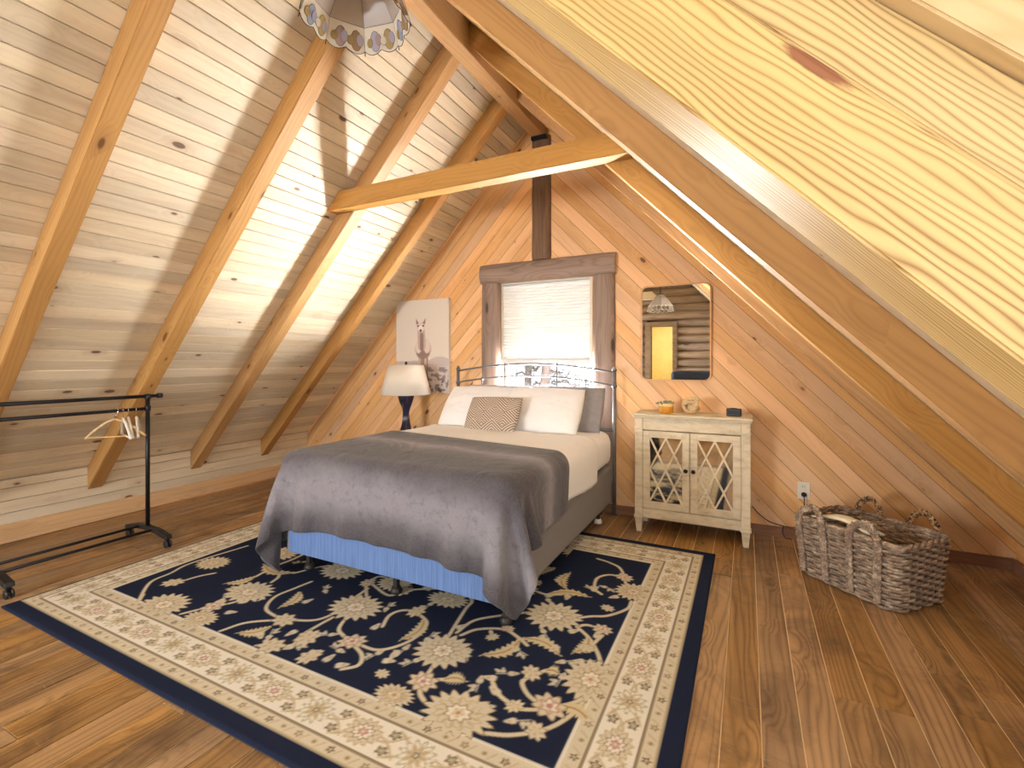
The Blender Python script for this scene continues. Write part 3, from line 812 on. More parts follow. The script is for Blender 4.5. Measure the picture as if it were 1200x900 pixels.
def leaf(p, q, wd=0.04):
    p, q = np.array(p), np.array(q); d = q-p; L = np.linalg.norm(d); d = d/L; nn_ = np.array([-d[1], d[0]])
    n = 7; A = []; B = []
    for i in range(n+1):
        t = i/n; w_ = wd*math.sin(math.pi*min(1, t*0.9+0.08))**0.8
        bend = nn_*0.18*L*math.sin(math.pi*t)
        c = p + d*L*t + bend
        A += [c+nn_*w_*0.62, c+nn_*w_*1.05+d*L*0.05]; B += [c-nn_*w_*0.62, c-nn_*w_*1.05+d*L*0.05]
    cv.poly(A + [q+d*0.02] + B[::-1], LEAF)
    cv.line([p + d*L*t + nn_*0.18*L*math.sin(math.pi*t) for t in np.linspace(0.05, 0.95, 8)], 0.003, OUT)
def bud(p, ang=0.0, r=0.03):
    cv.ell(p[0], p[1], r, r*0.6, CREAM2, ang, 3, 0.15); cv.ell(p[0]+0.3*r*math.cos(ang), p[1]+0.3*r*math.sin(ang), r*0.3, r*0.2, TAN_, ang)
# vines given by points picked along them in the photograph
VN = [[(168,697),(163,704),(176,683),(200,672),(225,660),(290,640)], [(205,684),(232,676),(252,672)], [(212,720),(236,714),(250,711),(275,706),(293,697)],
      [(300,676),(322,664),(345,655),(375,640)], [(322,664),(327,675),(318,683)], [(345,672),(380,664),(401,668)], [(327,725),(312,714),(322,700),(345,690),(365,682)],
      [(258,740),(290,730),(333,727),(370,727),(400,716)], [(300,757),(330,758),(345,755),(352,746),(370,735),(390,724)], [(417,712),(398,735),(402,745),(413,752)],
      [(413,755),(424,768),(420,780),(400,785)], [(413,752),(440,762),(468,757),(490,745),(500,730),(488,718)], [(430,710),(431,683),(455,698),(478,692),(520,690)],
      [(448,735),(456,722),(470,716),(488,716)], [(519,763),(505,785),(496,798),(492,812),(497,822)], [(496,799),(515,797),(530,797)], [(525,747),(545,715),(553,705),(548,695)],
      [(540,745),(560,738),(590,738),(608,748),(618,757)], [(535,742),(555,728),(585,722),(620,718)], [(575,740),(577,747)], [(568,860),(600,862),(640,855),(670,838),(690,815)],
      [(690,815),(670,825),(644,828),(622,818),(612,802),(618,795),(640,786)], [(644,832),(615,832),(603,828),(585,815),(577,800)], [(660,728),(690,723),(712,722),(735,714),(740,705)],
      [(676,735),(690,748),(700,765),(704,778)], [(676,735),(688,733),(706,738)], [(706,745),(690,760)], [(735,690),(728,668),(715,660),(700,655)], [(732,678),(715,674),(700,678),(697,690),(705,697)],
      [(620,690),(640,697),(660,697)], [(463,682),(445,676),(431,683)], [(417,700),(431,690)]]
for v_ in VN: vine(v_)
for p, q in (((300,676),(265,684)), ((345,672),(310,662)), ((352,694),(328,712)), ((497,727),(470,750)), ((610,750),(565,768)), ((612,748),(655,768)), ((640,697),(690,700)), ((662,690),(668,672)), ((655,828),(690,845)), ((318,735),(280,742)), ((520,797),(545,799)), ((640,786),(655,790)), ((690,748),(672,765)), ((540,700),(560,690))):
    leaf(fl_px(*p), fl_px(*q))
for p, a, b in (((293,694),.13,.10), ((328,649),.12,.09), ((401,669),.13,.10), ((417,712),.135,.11), ((463,684),.10,.08), ((519,763),.12,.11), ((537,836),.13,.10), ((525,703),.11,.07), ((649,722),.13,.12), ((692,797),.10,.12), ((192,709),.13,.10), ((742,694),.09,.09), ((250,660),.10,.08), ((610,690),.09,.08), ((235,725),.09,.06), ((462,815),.08,.05)):
    bigfl(fl_px(*p), a, b)
for p, r, rose in (((333,727),.06,0), ((360,748),.06,0), ((413,752),.06,1), ((250,711),.06,1), ((203,683),.055,0), ((318,757),.06,0), ((362,770),.05,0), ((431,683),.045,1), ((488,717),.05,0), ((473,693),.05,0), ((496,799),.06,1), ((644,828),.065,1), ((603,828),.035,0), ((577,747),.03,0), ((623,789),.045,0), ((732,677),.05,1), ((706,738),.045,1), ((687,760),.035,0), ((712,713),.035,0), ((448,790),.03,0), ((595,737),.03,1), ((628,857),.04,0)):
    smallfl(fl_px(*p), r, rose, rr.uniform(0, 3))
for p in ((270,718),(285,705),(305,745),(342,742),(370,765),(385,772),(400,780),(455,775),(462,768),(540,735),(575,795),(580,810),(697,690),(650,760),(672,740),(720,700),(655,680),(300,690),(360,705),(440,735),(500,690),(665,700),(700,745)):
    bud(fl_px(*p), rr.uniform(0, 6))
for p in ((262,700),(275,690),(310,700),(318,742),(350,757),(380,745),(392,760),(436,770),(470,765),(505,745),(548,770),(560,805),(590,790),(560,830),(612,845),(655,800),(668,775),(640,745),(612,765),(690,690),(715,690),(690,775),(640,700),(480,778),(350,660),(380,690),(455,710),(500,712)):
    q = fl_px(*p); a = rr.uniform(0, 6.28)
    c_ = keep[min(cv.ny-1, max(0, int(q[1]/cv.res))), min(cv.nx-1, max(0, int(q[0]/cv.res)))]
    cv.line([(q[0]-0.03*math.cos(a), q[1]-0.03*math.sin(a)), (q[0]+0.03*math.cos(a), q[1]+0.03*math.sin(a))], 0.003, CREAM2)
    bud((q[0]+0.04*math.cos(a), q[1]+0.04*math.sin(a)), a, 0.024); bud((q[0]+0.02*math.cos(a+1.6), q[1]+0.02*math.sin(a+1.6)), a+1.6, 0.018); bud((q[0]-0.03*math.cos(a-0.7), q[1]-0.03*math.sin(a-0.7)), a+2.4, 0.016)
# rest of the field (mostly under the bed): the same scrolls mirrored
ctr = np.array([RW/2, RH/2])
blk = keep.copy()
mid = int(cv.ny*0.60)
src = cv.c[::-1, ::-1]
cut_l = (np.linspace(0, RW, cv.nx)[None, :] < RW*0.74)
mask = np.zeros((cv.ny, cv.nx), bool); mask[mid:, :] = True; mask &= cut_l
cv.c[mask] = src[mask]
inner = np.zeros((cv.ny, cv.nx), bool)
yy_, xx_ = np.meshgrid(cv.y, cv.x, indexing='ij')
inner = (xx_ > FX0-0.03) & (xx_ < FX1+0.03) & (yy_ > FY0-0.03) & (yy_ < FY1+0.03)
cv.c[~inner] = keep[~inner]
k0 = int(0.05/cv.res); cv.c = cv.c[:, k0:]; xx_ = xx_[:, k0:]; yy_ = yy_[:, k0:]
P = np.zeros(cv.c.shape); P[..., 0] = xx_+RX0; P[..., 1] = yy_+RY0
lum = cv.c.mean(-1)
edge = np.minimum(np.minimum(xx_-xx_.min(), RW-xx_), np.minimum(yy_, RH-yy_))
P[..., 2] = 0.004 + 0.008*np.clip(edge/0.012, 0, 1)**0.5 + 0.0006*lum
rug = thing('area_rug', 'navy and cream floral area rug under the bed', 'rug', (0, 0, 0))
M['rug'] = vcol_mat('rug_pile', 0.95, 420, 0.5, 0.0, 0.05, 0.16, 160)
link('pile', grid_mesh('rug_pile', P, cv.c), M['rug'], rug)
bm = bmesh.new(); add_box(bm, RXE, RX1, RY0, RY1, 0.0005, 0.0045, 0.0)
link('backing', me_bm('rug_backing', bm), plain('rug_backing', '2a2d3c', 0.9), rug)

# ------------------------------------------------------------------ bed
BX0, BX1, BY0, BY1 = -2.52, -0.985, 1.94, 3.86
bed = thing('bed', 'grey metal arched headboard bed with box spring and white mattress', 'bed', ((BX0+BX1)/2, 2.9, 0))
bx, by = (BX0+BX1)/2, 2.9
def L_(p): return (p[0]-bx, p[1]-by, p[2])
M['boxfab'] = plain('grey_box_spring_fabric', '7f7b7a', 0.9, 0, 0.25, 120, 0.08)
g = G('blue_daylight_fabric'); co = g.coord(); n_ = g.noise(g.vmath('MULTIPLY', co, (90, 1, 3)), 1.0, 4, 0.6)  # cool daylight on the grey box spring, painted in as blue
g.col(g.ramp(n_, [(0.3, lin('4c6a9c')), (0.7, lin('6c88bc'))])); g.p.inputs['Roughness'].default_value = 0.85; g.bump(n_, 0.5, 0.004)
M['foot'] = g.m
g = G('white_cotton'); co = g.coord(); n_ = g.noise(co, 5, 5, 0.55, 0.6); n2 = g.noise(co, 420, 2)
g.col(lin4('f5f5f6')); g.p.inputs['Roughness'].default_value = 0.85; g.bump(g.math('ADD', n_, g.math('MULTIPLY', n2, 0.05)), 0.45, 0.03)
g.p.inputs['Sheen Weight'].default_value = 0.15
M['sheet'] = g.m
bm = bmesh.new(); bl_, bw_, br_ = (BX1-BX0), (BY1-BY0), 0.085
plan = []
for cx_, cy_, a_ in ((bl_/2-br_, bw_/2-br_, 0), (-bl_/2+br_, bw_/2-br_, 90), (-bl_/2+br_, -bw_/2+br_, 180), (bl_/2-br_, -bw_/2+br_, 270)):
    for i in range(7): t_ = math.radians(a_+15*i); plan.append((cx_+br_*math.cos(t_), cy_+br_*math.sin(t_)))
add_prism(bm, plan, 2, 0.165, 0.445)
o = link('box_spring', me_bm('box_spring', bm), M['boxfab'], bed); o.location = (0, (BY0+BY1)/2-by, 0); smooth_angle(o, 40)
md = o.modifiers.new('b', 'BEVEL'); md.width = 0.012; md.segments = 3; md.limit_method = 'ANGLE'
box('blue_daylight_panel', -bl_/2+0.075, bl_/2-0.075, -bw_/2-0.006, -bw_/2+0.006, 0.172, 0.438, M['foot'], o, 0.003)  # thin panel added to carry the painted blue daylight
def softbox(x0, x1, y0, y1, z0, z1, r, n=6, puff=0.0):
    bm = bmesh.new(); add_box(bm, x0, x1, y0, y1, z0, z1, r, n)
    return bm
mt = link('mattress', me_bm('mattress', softbox(BX0-bx+0.005, BX1-bx-0.005, BY0-by+0.01, BY1-by, 0.45, 0.735, 0.085, 6), True), M['sheet'], bed)
hb = thing_hb = bpy.data.objects.new('headboard', None); COL.objects.link(hb); hb.parent = bed
hb.location = (0, 3.90-by, 0)
px0, px1 = -2.521-bx, -0.987-bx
for s_, x_ in (('l', px0), ('r', px1)):
    tube('post', [(x_, 0, 0.03), (x_, 0, 1.225)], 0.0155, M['greymetal'], hb, 10)
    lathe('finial', [(0.0155,0),(0.021,0.006),(0.021,0.014),(0.012,0.022),(0.015,0.03),(0.0,0.042)], M['greymetal'], hb, 12, (x_, 0, 1.222))
    lathe('collar', [(0.0155,0),(0.022,0.004),(0.022,0.022),(0.0155,0.026)], M['greymetal'], hb, 12, (x_, 0, 1.085))
def arch(za, zp, x_):
    t = (x_-px0)/(px1-px0); return za + (zp-za)*math.sin(math.pi*t)**0.9
pxs = [px0+(px1-px0)*i/24 for i in range(25)]
tube('top_arch', [(x_, 0, arch(1.21, 1.282, x_)) for x_ in pxs], 0.0085, M['greymetal'], hb, 8)
tube('lower_arch', [(x_, 0, arch(1.10, 1.172, x_)) for x_ in pxs], 0.0075, M['greymetal'], hb, 8)
for zr in (0.73, 0.30): tube('cross_rail', [(px0, 0, zr), (px1, 0, zr)], 0.014, M['greymetal'], hb, 8)
for x_, top in ((-2.252, 0), (-2.007, 1), (-1.747, 0), (-1.496, 1), (-1.237, 0)):
    xx = x_-bx; zt_ = arch(1.21, 1.282, xx) if top else arch(1.10, 1.172, xx)
    sp = tube('spindle', [(xx, 0, 0.73), (xx, 0, zt_)], 0.0068, M['greymetal'], hb, 8)
    lathe('casting', [(0.0,-0.018),(0.011,-0.014),(0.0145,0),(0.011,0.013),(0.0,0.018)], M['greymetal'], hb, 10, (xx, 0, zt_))
for x_ in (BX0-bx+0.05, BX1-bx-0.05, 0):
    box('side_rail', x_-0.018, x_+0.018, BY0-by+0.06, BY1-by, 0.132, 0.163, M['darkmetal'], bed, 0.002)
for y_ in (BY0-by+0.14, 0, BY1-by-0.17): box('slat_rail', BX0-bx+0.05, BX1-bx-0.05, y_-0.02, y_+0.02, 0.10, 0.13, M['darkmetal'], bed, 0.002)
for x_ in (BX0-bx+0.08, 0, BX1-bx-0.08):
    for y_ in (BY0-by+0.14, BY1-by-0.17):
        lg = box('leg', x_-0.014, x_+0.014, y_-0.014, y_+0.014, 0.03, 0.13, M['darkmetal'], bed, 0.002)
        lathe('foot_glide', [(0.0,0),(0.03,0.0),(0.033,0.008),(0.024,0.035),(0.0,0.035)], M['white_plastic'] if (x_ > 0.1 and y_ > 0) else M['darkmetal'], lg, 14, (x_, y_, 0.014))
# coverlet: white top sheet lying over the mattress
def drape_section(n_side=8, over=0.30, z_top=0.745, r=0.10):
    """x,z profile across the bed, left hem to right hem"""
    xl_, xr2 = BX0-0.012, BX1+0.012; pts = []
    zb_ = z_top-over
    for i in range(n_side): pts.append((xl_, zb_+(z_top-r-zb_)*i/n_side))
    for i in range(7): a = math.pi - math.pi/2*i/6; pts.append((xl_+r+r*math.cos(a), z_top-r+r*math.sin(a)))
    for i in range(1, 24): pts.append((xl_+r+(xr2-xl_-2*r)*i/24, z_top))
    for i in range(7): a = math.pi/2 - math.pi/2*i/6; pts.append((xr2-r+r*math.cos(a), z_top-r+r*math.sin(a)))
    for i in range(1, n_side+1): pts.append((xr2, z_top-r-(z_top-r-zb_)*i/n_side))
    return pts
sec = drape_section(); ys = np.linspace(2.0, 3.36, 60)
P = np.zeros((len(ys), len(sec), 3))
for j, y in enumerate(ys):
    for i, (x_, z_) in enumerate(sec):
        q = Vector((x_*2.2, y*2.2, z_*2)); nn = mnoise.noise(q); n2 = mnoise.noise(Vector((x_*7, y*7, z_*7+4)))
        k = 0.010*nn + 0.004*n2
        up = 1 if z_ > 0.70 else 0
        sgn = -1 if x_ < bx else 1
        hemlift = 0.02*math.sin(y*5+1) if z_ < 0.5 else 0
        head = 0.03*math.sin(x_*3.1) if j == len(ys)-1 else 0
        lift = 0.007*math.exp(-((y-3.36)/0.035)**2)
        P[j, i] = (x_ + (0 if up else sgn*abs(k)*1.6), y + 0.03*math.sin(x_*3.1+z_*4)*(j/(len(ys)-1)), z_ + (abs(k) if up else 0) + (lift if up else 0) + hemlift)
o = link('coverlet', grid_mesh('coverlet', P), M['sheet']); tag(o, 'white cotton top sheet spread across the bed below the pillows', 'bedding')
md = o.modifiers.new('thick', 'SOLIDIFY'); md.thickness = 0.006; md.offset = 1
M['sheet2'] = plain('white_cotton_b', 'ece8e2', 0.9)

# throw blanket: small cloth simulation over the bed
def cloth_blanket(steps=220):
    nx, ny = 100, 66
    U = np.linspace(0, 1, nx); Vv = np.linspace(0, 1, ny)
    xa, xb = BX0-0.50, BX1+0.325
    X0 = xa + (xb-xa)*U
    yh = 2.93 - 0.23*np.clip((X0-BX0)/(BX1-BX0), -0.25, 1.2)
    yf = BY0 - 0.365 - 0.03*U
    P = np.zeros((ny, nx, 3))
    P[..., 0] = X0[None, :]; P[..., 1] = yh[None, :] + (yf - yh)[None, :]*Vv[:, None]; P[..., 2] = 0.775
    rng = np.random.RandomState(4)
    rest = P.copy()
    P[..., 2] += 0.01*rng.rand(ny, nx)
    idx = np.arange(nx*ny).reshape(ny, nx)
    groups = []
    def add(di, dj, k):
        a = idx[0:ny-dj, (slice(0, nx-di) if di >= 0 else slice(-di, nx))]; b = idx[dj:ny, (slice(di, nx) if di >= 0 else slice(0, nx+di))]
        # colour so that no vertex appears twice in a group
        J, I = np.meshgrid(np.arange(a.shape[0]), np.arange(a.shape[1]), indexing='ij')
        col = (I // max(1, abs(di))) % 2 if dj == 0 else (J // dj) % 2
        for c in (0, 1):
            m = col == c; A, B = a[m], b[m]
            groups.append((A, B, np.linalg.norm(R[B]-R[A], axis=-1), k))
    R = rest.reshape(-1, 3)
    add(1, 0, 1.0); add(0, 1, 1.0); add(1, 1, 0.5); add(-1, 1, 0.5); add(3, 0, 0.3); add(0, 3, 0.3)
    P = P.reshape(-1, 3); prev = P.copy()
    r = 0.10; zt = 0.766
    lo = np.array([BX0-0.042+r, BY0-0.02+r, 0.0]); hi = np.array([BX1+0.042-r, 6.0, zt-r])
    for it in range(steps):
        vel = (P-prev)*0.94; prev = P.copy(); P = P + vel; P[:, 2] -= 0.0012
        for sub in range(12):
            for A, B, L, k in (groups if sub % 2 else groups[::-1]):
                d = P[B]-P[A]; l = np.sqrt((d*d).sum(-1)); c = d*(((l-L)/np.maximum(l, 1e-9))*0.5*k)[:, None]
                P[A] += c; P[B] -= c
            q = np.clip(P, lo, hi); d = P-q; l = np.sqrt((d*d).sum(-1)); ins = l < r
            nrm = d/np.maximum(l, 1e-6)[:, None]; tgt = q+nrm*r
            deep = l < 1e-6; tgt[deep] = P[deep]; tgt[deep, 2] = zt
            P[ins] = tgt[ins]
            np.maximum(P[:, 2], 0.024, out=P[:, 2])
        q = np.clip(P, lo, hi); con = np.sqrt(((P-q)**2).sum(-1)) < r+0.002
        top = con & (P[:, 2] > 0.72)
        P[top, :2] = prev[top, :2]*0.9 + P[top, :2]*0.1; prev[top, :2] = P[top, :2]
        prev[con] = prev[con]*0.5 + P[con]*0.5
    return P.reshape(ny, nx, 3), rest
PB, _ = cloth_blanket()
ny_, nx_ = PB.shape[:2]
me = grid_mesh('throw_blanket', PB)
uvl = me.uv_layers.new(name='uv')
lv = np.zeros(len(me.loops), np.int32); me.loops.foreach_get('vertex_index', lv)
uv = np.stack([(lv % nx_)/(nx_-1), (lv // nx_)/(ny_-1)], -1).astype(np.float32); uvl.data.foreach_set('uv', uv.reshape(-1))
g = G('plush_ombre_blanket'); uvn = g.coord('UV'); su = g.n('ShaderNodeSeparateXYZ'); g.l(uvn, su.inputs[0])
co = g.coord()
wob = g.math('MULTIPLY', g.math('SUBTRACT', g.noise(co, 3.0, 4, 0.6), 0.5), 0.14)
vv = g.math('ADD', su.outputs[1], wob)
LT, DK, MD = lin('8c888f'), lin('322f35'), lin('524e55')
st = g.ramp(vv, [(0.0, MD), (0.10, DK), (0.20, MD), (0.27, LT), (0.36, MD), (0.46, DK), (0.58, DK), (0.68, MD), (0.77, LT), (0.84, LT), (0.93, MD), (1.0, DK)])
fz = g.noise(co, 160, 3, 0.7); f2 = g.noise(co, 28, 4, 0.7)
c = g.mix(g.math('MULTIPLY', g.math('SUBTRACT', fz, 0.35, clamp=True), 1.3, clamp=True), st, lin4('747074'))
c = g.mix(g.math('MULTIPLY', g.math('SUBTRACT', f2, 0.52, clamp=True), 1.8, clamp=True), c, lin4('3f373a'))
g.col(c); g.p.inputs['Roughness'].default_value = 0.9; g.p.inputs['Sheen Weight'].default_value = 0.2; g.p.inputs['Sheen Roughness'].default_value = 0.4
wr = g.noise(co, 4.5, 3, 0.5, 1.2)
g.bump(g.math('ADD', g.math('ADD', fz, f2), g.math('MULTIPLY', wr, 7.0)), 0.6, 0.006); M['throw'] = g.m
o = link('throw_blanket', me, M['throw']); tag(o, 'plush grey ombre striped throw blanket draped over the foot of the bed', 'blanket')
md = o.modifiers.new('thick', 'SOLIDIFY'); md.thickness = 0.010; md.offset = 1
md = o.modifiers.new('sub', 'SUBSURF'); md.levels = 1; md.render_levels = 1

# ------------------------------------------------------------------ pillows
def pillow_mesh(name, w_, h_, t_, seed, n=34, colors=None, corner=0.06, crisp=1.0):
    us = np.linspace(-1, 1, n+1); 
    def sheet(side):
        P = np.zeros((n+1, n+1, 3))
        for j, v in enumerate(us):
            for i, u in enumerate(us):
                e = (max(0, 1-abs(u)**2.6)*max(0, 1-abs(v)**2.6))**0.55
                pin = 1 - corner*(u*u)*(v*v) - 0.045*(1-u*u)*(v*v) - 0.03*(1-v*v)*(u*u) + 0.02
                q = Vector((u*2.1+seed, v*2.1, side*3.0)); nz = mnoise.noise(q)*0.10 + mnoise.noise(q*2.7)*0.05*crisp
                P[j, i] = (u*w_/2*pin, side*t_/2*e*(1+nz), v*h_/2*pin + 0.006*mnoise.noise(Vector((u*3, seed, v*3)))*e)
        return P
    A, B = sheet(-1), sheet(1)
    V = np.concatenate([A.reshape(-1, 3), B.reshape(-1, 3)])
    F = []; m = n+1
    for j in range(n):
        for i in range(n):
            a = j*m+i; F.append((a, a+1, a+m+1, a+m)); b = m*m+a; F.append((b, b+m, b+m+1, b+1))
    me = me_from(name, V, F)
    bm = bmesh.new(); bm.from_mesh(me); bmesh.ops.remove_doubles(bm, verts=bm.verts, dist=1e-4); bmesh.ops.recalc_face_normals(bm, faces=bm.faces); bm.to_mesh(me); bm.free()
    me.shade_smooth(); return me
def pillow(name, label, w_, h_, t_, cx, cy, cz, lean, rz, mat, seed, roll=0.0, cat='pillow', group=None, **kw):
    o = link(name, pillow_mesh(name, w_, h_, t_, seed, **kw), mat)
    o.matrix_basis = Matrix.Translation((cx, cy, cz)) @ Matrix.Rotation(rz, 4, 'Z') @ Matrix.Rotation(-lean, 4, 'X') @ Matrix.Rotation(roll, 4, 'Y')
    return tag(o, label, cat, group)
M['pillow'] = M['sheet']
M['greypillow'] = plain('grey_sham', '8b878a', 0.9, 0, 0.3, 25, 0.1)
R_ = math.radians
pillow('pillow', 'grey pillow tucked behind the right white pillow', 0.68, 0.44, 0.16, -1.385, 3.775, 0.90, R_(32), R_(2), M['greypillow'], 3)
pillow('pillow', 'pale grey pillow behind the left white pillow and patterned cushion', 0.68, 0.44, 0.16, -2.06, 3.775, 0.90, R_(32), R_(-2), plain('pale_sham', 'c3bfc0', 0.9, 0, 0.3, 25, 0.05), 8)
pillow('pillow', 'large white pillow on the left, leaning on the headboard', 0.72, 0.46, 0.17, -2.125, 3.60, 0.895, R_(38), R_(-2), M['pillow'], 12)
pillow('pillow', 'large white pillow on the right, beside the patterned cushion', 0.70, 0.46, 0.17, -1.52, 3.60, 0.895, R_(38), R_(2), M['pillow'], 21)
# patterned cushion
g = G('chevron_cushion'); co = g.coord(); sp = g.n('ShaderNodeSeparateXYZ'); g.l(co, sp.inputs[0])
xa = g.math('ADD', sp.outputs[0], 0.24); za = g.math('ADD', sp.outputs[2], 0.17)
tri = g.math('ABSOLUTE', g.math('SUBTRACT', g.math('FRACT', g.math('DIVIDE', xa, 0.19)), 0.5))
row = g.math('DIVIDE', za, 0.115)
par = g.math('FLOOR', g.math('DIVIDE', g.math('ADD', za, g.math('MULTIPLY', tri, 0.10)), 0.11))
zig = g.math('SUBTRACT', za, g.math('MULTIPLY', g.math('MULTIPLY', tri, 0.14), g.math('SUBTRACT', g.math('MULTIPLY', g.math('MODULO', par, 2.0), 2.0), 1.0)))
ln_ = g.math('LESS_THAN', g.math('FRACT', g.math('DIVIDE', zig, 0.021)), 0.36)
g.col(g.mix(ln_, lin4('8b7a6c'), lin4('d8cabb'))); g.p.inputs['Roughness'].default_value = 0.95
g.bump(ln_, 0.4, 0.003); M['chev'] = g.m
pillow('throw_cushion', 'taupe cushion with cream zigzag lines in front of the white pillows', 0.50, 0.33, 0.13, -1.865, 3.40, 0.865, R_(30), R_(-3), M['chev'], 30, roll=R_(-1.5), cat='cushion')

# ------------------------------------------------------------------ nightstand and lamp
ns = thing('nightstand', 'small dark nightstand hidden between the bed and the gable wall under the lamp', 'nightstand', (-2.98, 3.78, 0))
M['darkwood'] = wood('dark_nightstand_wood', '5a4032', '2e2018', rings=20, ring_amt=0.3, knots=0.0, tone=0.02)
box('top', -0.22, 0.22, -0.20, 0.20, 0.50, 0.525, M['darkwood'], ns, 0.004)
box('body', -0.20, 0.20, -0.18, 0.18, 0.30, 0.50, M['darkwood'], ns, 0.003)
dr = box('drawer', -0.18, 0.18, -0.192, -0.18, 0.33, 0.48, M['darkwood'], ns, 0.003)
lathe('knob', [(0,0),(0.012,0.002),(0.012,0.008),(0,0.01)], M['bronze'], dr, 12, (0, -0.2, 0.40))
for sx in (-0.18, 0.18):
    for sy in (-0.16, 0.16): box('leg', sx-0.018, sx+0.018, sy-0.018, sy+0.018, 0, 0.30, M['darkwood'], ns, 0.003)
lp = thing('table_lamp', 'table lamp with white drum shade and twisted dark navy base', 'lamp', (-3.03, 3.74, 0.525))
g = G('lampshade_linen'); 
di = g.n('ShaderNodeBsdfDiffuse'); di.inputs[0].default_value = lin4('fbf6ec'); tl = g.n('ShaderNodeBsdfTranslucent'); tl.inputs[0].default_value = lin4('f4ead6')
mx = g.n('ShaderNodeMixShader'); mx.inputs[0].default_value = 0.35; g.l(di.outputs[0], mx.inputs[1]); g.l(tl.outputs[0], mx.inputs[2]); g.l(mx.outputs[0], g.out.inputs[0])
bm = bmesh.new(); n = 40
ra = [[bm.verts.new((r_*math.cos(2*math.pi*k/n), r_*math.sin(2*math.pi*k/n), z_)) for k in range(n)] for r_, z_ in ((0.247, 0.455), (0.174, 0.745))]
for k in range(n): bm.faces.new((ra[0][k], ra[0][(k+1)%n], ra[1][(k+1)%n], ra[1][k]))
sh = link('lamp_shade', me_bm('lamp_shade', bm, True), g.m, lp); md = sh.modifiers.new('t', 'SOLIDIFY'); md.thickness = 0.003
M['navybase'] = plain('navy_glazed_base', '23233a', 0.25)
bm = bmesh.new(); rings = []
for i in range(29):
    t = i/28; z_ = 0.02 + 0.42*t; r_ = 0.078 - 0.042*math.sin(math.pi*min(1, t*1.02))**1.2; a0 = t*math.pi*0.75
    rings.append([bm.verts.new((r_*math.cos(a0+math.pi/2*k+dk), r_*math.sin(a0+math.pi/2*k+dk), z_)) for k in range(4) for dk in (-0.09, 0.09)])
for i in range(28):
    for k in range(8): bm.faces.new((rings[i][k], rings[i][(k+1)%8], rings[i+1][(k+1)%8], rings[i+1][k]))
bm.faces.new(rings[0][::-1]); bm.faces.new(rings[-1])
smooth_angle(link('lamp_base', me_bm('lamp_base', bm), M['navybase'], lp), 40)
lathe('base_plate', [(0,0),(0.085,0),(0.085,0.014),(0.06,0.022),(0,0.022)], M['navybase'], lp, 24)
tube('neck', [(0,0,0.43),(0,0,0.62)], 0.008, M['darkmetal'], lp)
tube('harp', [(0.0,0,0.50),(0.05,0,0.56),(0.055,0,0.66),(0.03,0,0.735),(0,0,0.75),(-0.03,0,0.735),(-0.055,0,0.66),(-0.05,0,0.56),(0,0,0.50)], 0.003, M['darkmetal'], lp, 6)
for k in range(3):
    a = k*2*math.pi/3; tube('shade_spoke', [(0,0,0.742),(0.172*math.cos(a),0.172*math.sin(a),0.735)], 0.002, M['darkmetal'], lp, 5)
lathe('finial', [(0.004,0),(0.012,0.01),(0.014,0.02),(0.008,0.03),(0,0.034)], M['darkmetal'], lp, 12, (0,0,0.745))
lathe('bulb', [(0.012,0),(0.014,0.02),(0.03,0.05),(0.032,0.07),(0.02,0.09),(0,0.1)], plain('lamp_bulb', 'f2f0ea', 0.3), lp, 14, (0,0,0.56))

# ------------------------------------------------------------------ llama canvas
PX0, PX1, PZ0, PZ1 = -3.37, -2.70, 0.985, 1.945
PWd, PHt = PX1-PX0, PZ1-PZ0
ca = Canvas(PWd, PHt, 0.006); ca.fill((226, 218, 206))
def U_(u, v): return (u*PWd, v*PHt)     # v up
yy, xx = np.meshgrid(ca.y/PHt, ca.x/PWd, indexing='ij')
hz = 0.335 + 0.035*np.clip(xx-0.25, 0, 1) - 0.03*np.cos(xx*9+2)*(xx > 0.55)
m = yy < hz; ca.c[m] = np.array((196, 184, 182))/255
m = yy < 0.285; ca.c[m] = np.array((206, 196, 190))/255
rg = np.random.RandomState(3)
def vn(sx, sy, seed):
    r0 = np.random.RandomState(seed); G0 = r0.rand(40, 40); fx = xx*sx; fy = yy*sy; i = fx.astype(int) % 39; j = fy.astype(int) % 39; u = fx-np.floor(fx); v = fy-np.floor(fy)
    return (G0[j, i]*(1-u)+G0[j, i+1]*u)*(1-v)+(G0[j+1, i]*(1-u)+G0[j+1, i+1]*u)*v
m = (yy > 0.17) & (yy < 0.27) & (vn(14, 38, 2) > 0.48) & (xx > 0.45 - yy*0.5); ca.c[m] = np.array((150, 138, 138))/255
m = (yy < 0.20) & (vn(26, 36, 5) > 0.62); ca.c[m] = np.array((148, 132, 128))/255
m = (yy < 0.16) & (vn(32, 38, 7) > 0.76); ca.c[m] = np.array((110, 98, 98))/255
FUR=(196,176,166); FURD=(150,126,116); FURL=(222,208,198); DK_=(60,48,46)
def E_(u, v, a, b, c, ang=0, teeth=0, amp=0): ca.ell(u*PWd, v*PHt, a*PWd, b*PHt, c, ang, teeth, amp)
for u0 in (0.475, 0.585):
    ca.line([U_(u0, 0.40), U_(u0-0.01, 0.2), U_(u0, 0.07)], 0.026, FUR, 0.017); ca.line([U_(u0+0.02, 0.36), U_(u0+0.015, 0.10)], 0.008, FURD)
ca.line([U_(0.53, 0.38), U_(0.53, 0.16)], 0.012, FURD)
E_(0.525, 0.47, 0.155, 0.105, FUR, 0, 22, 0.04); E_(0.525, 0.42, 0.125, 0.06, FURD, 0, 18, 0.08); E_(0.44, 0.49, 0.06, 0.07, FURL); E_(0.60, 0.49, 0.06, 0.07, FURL)
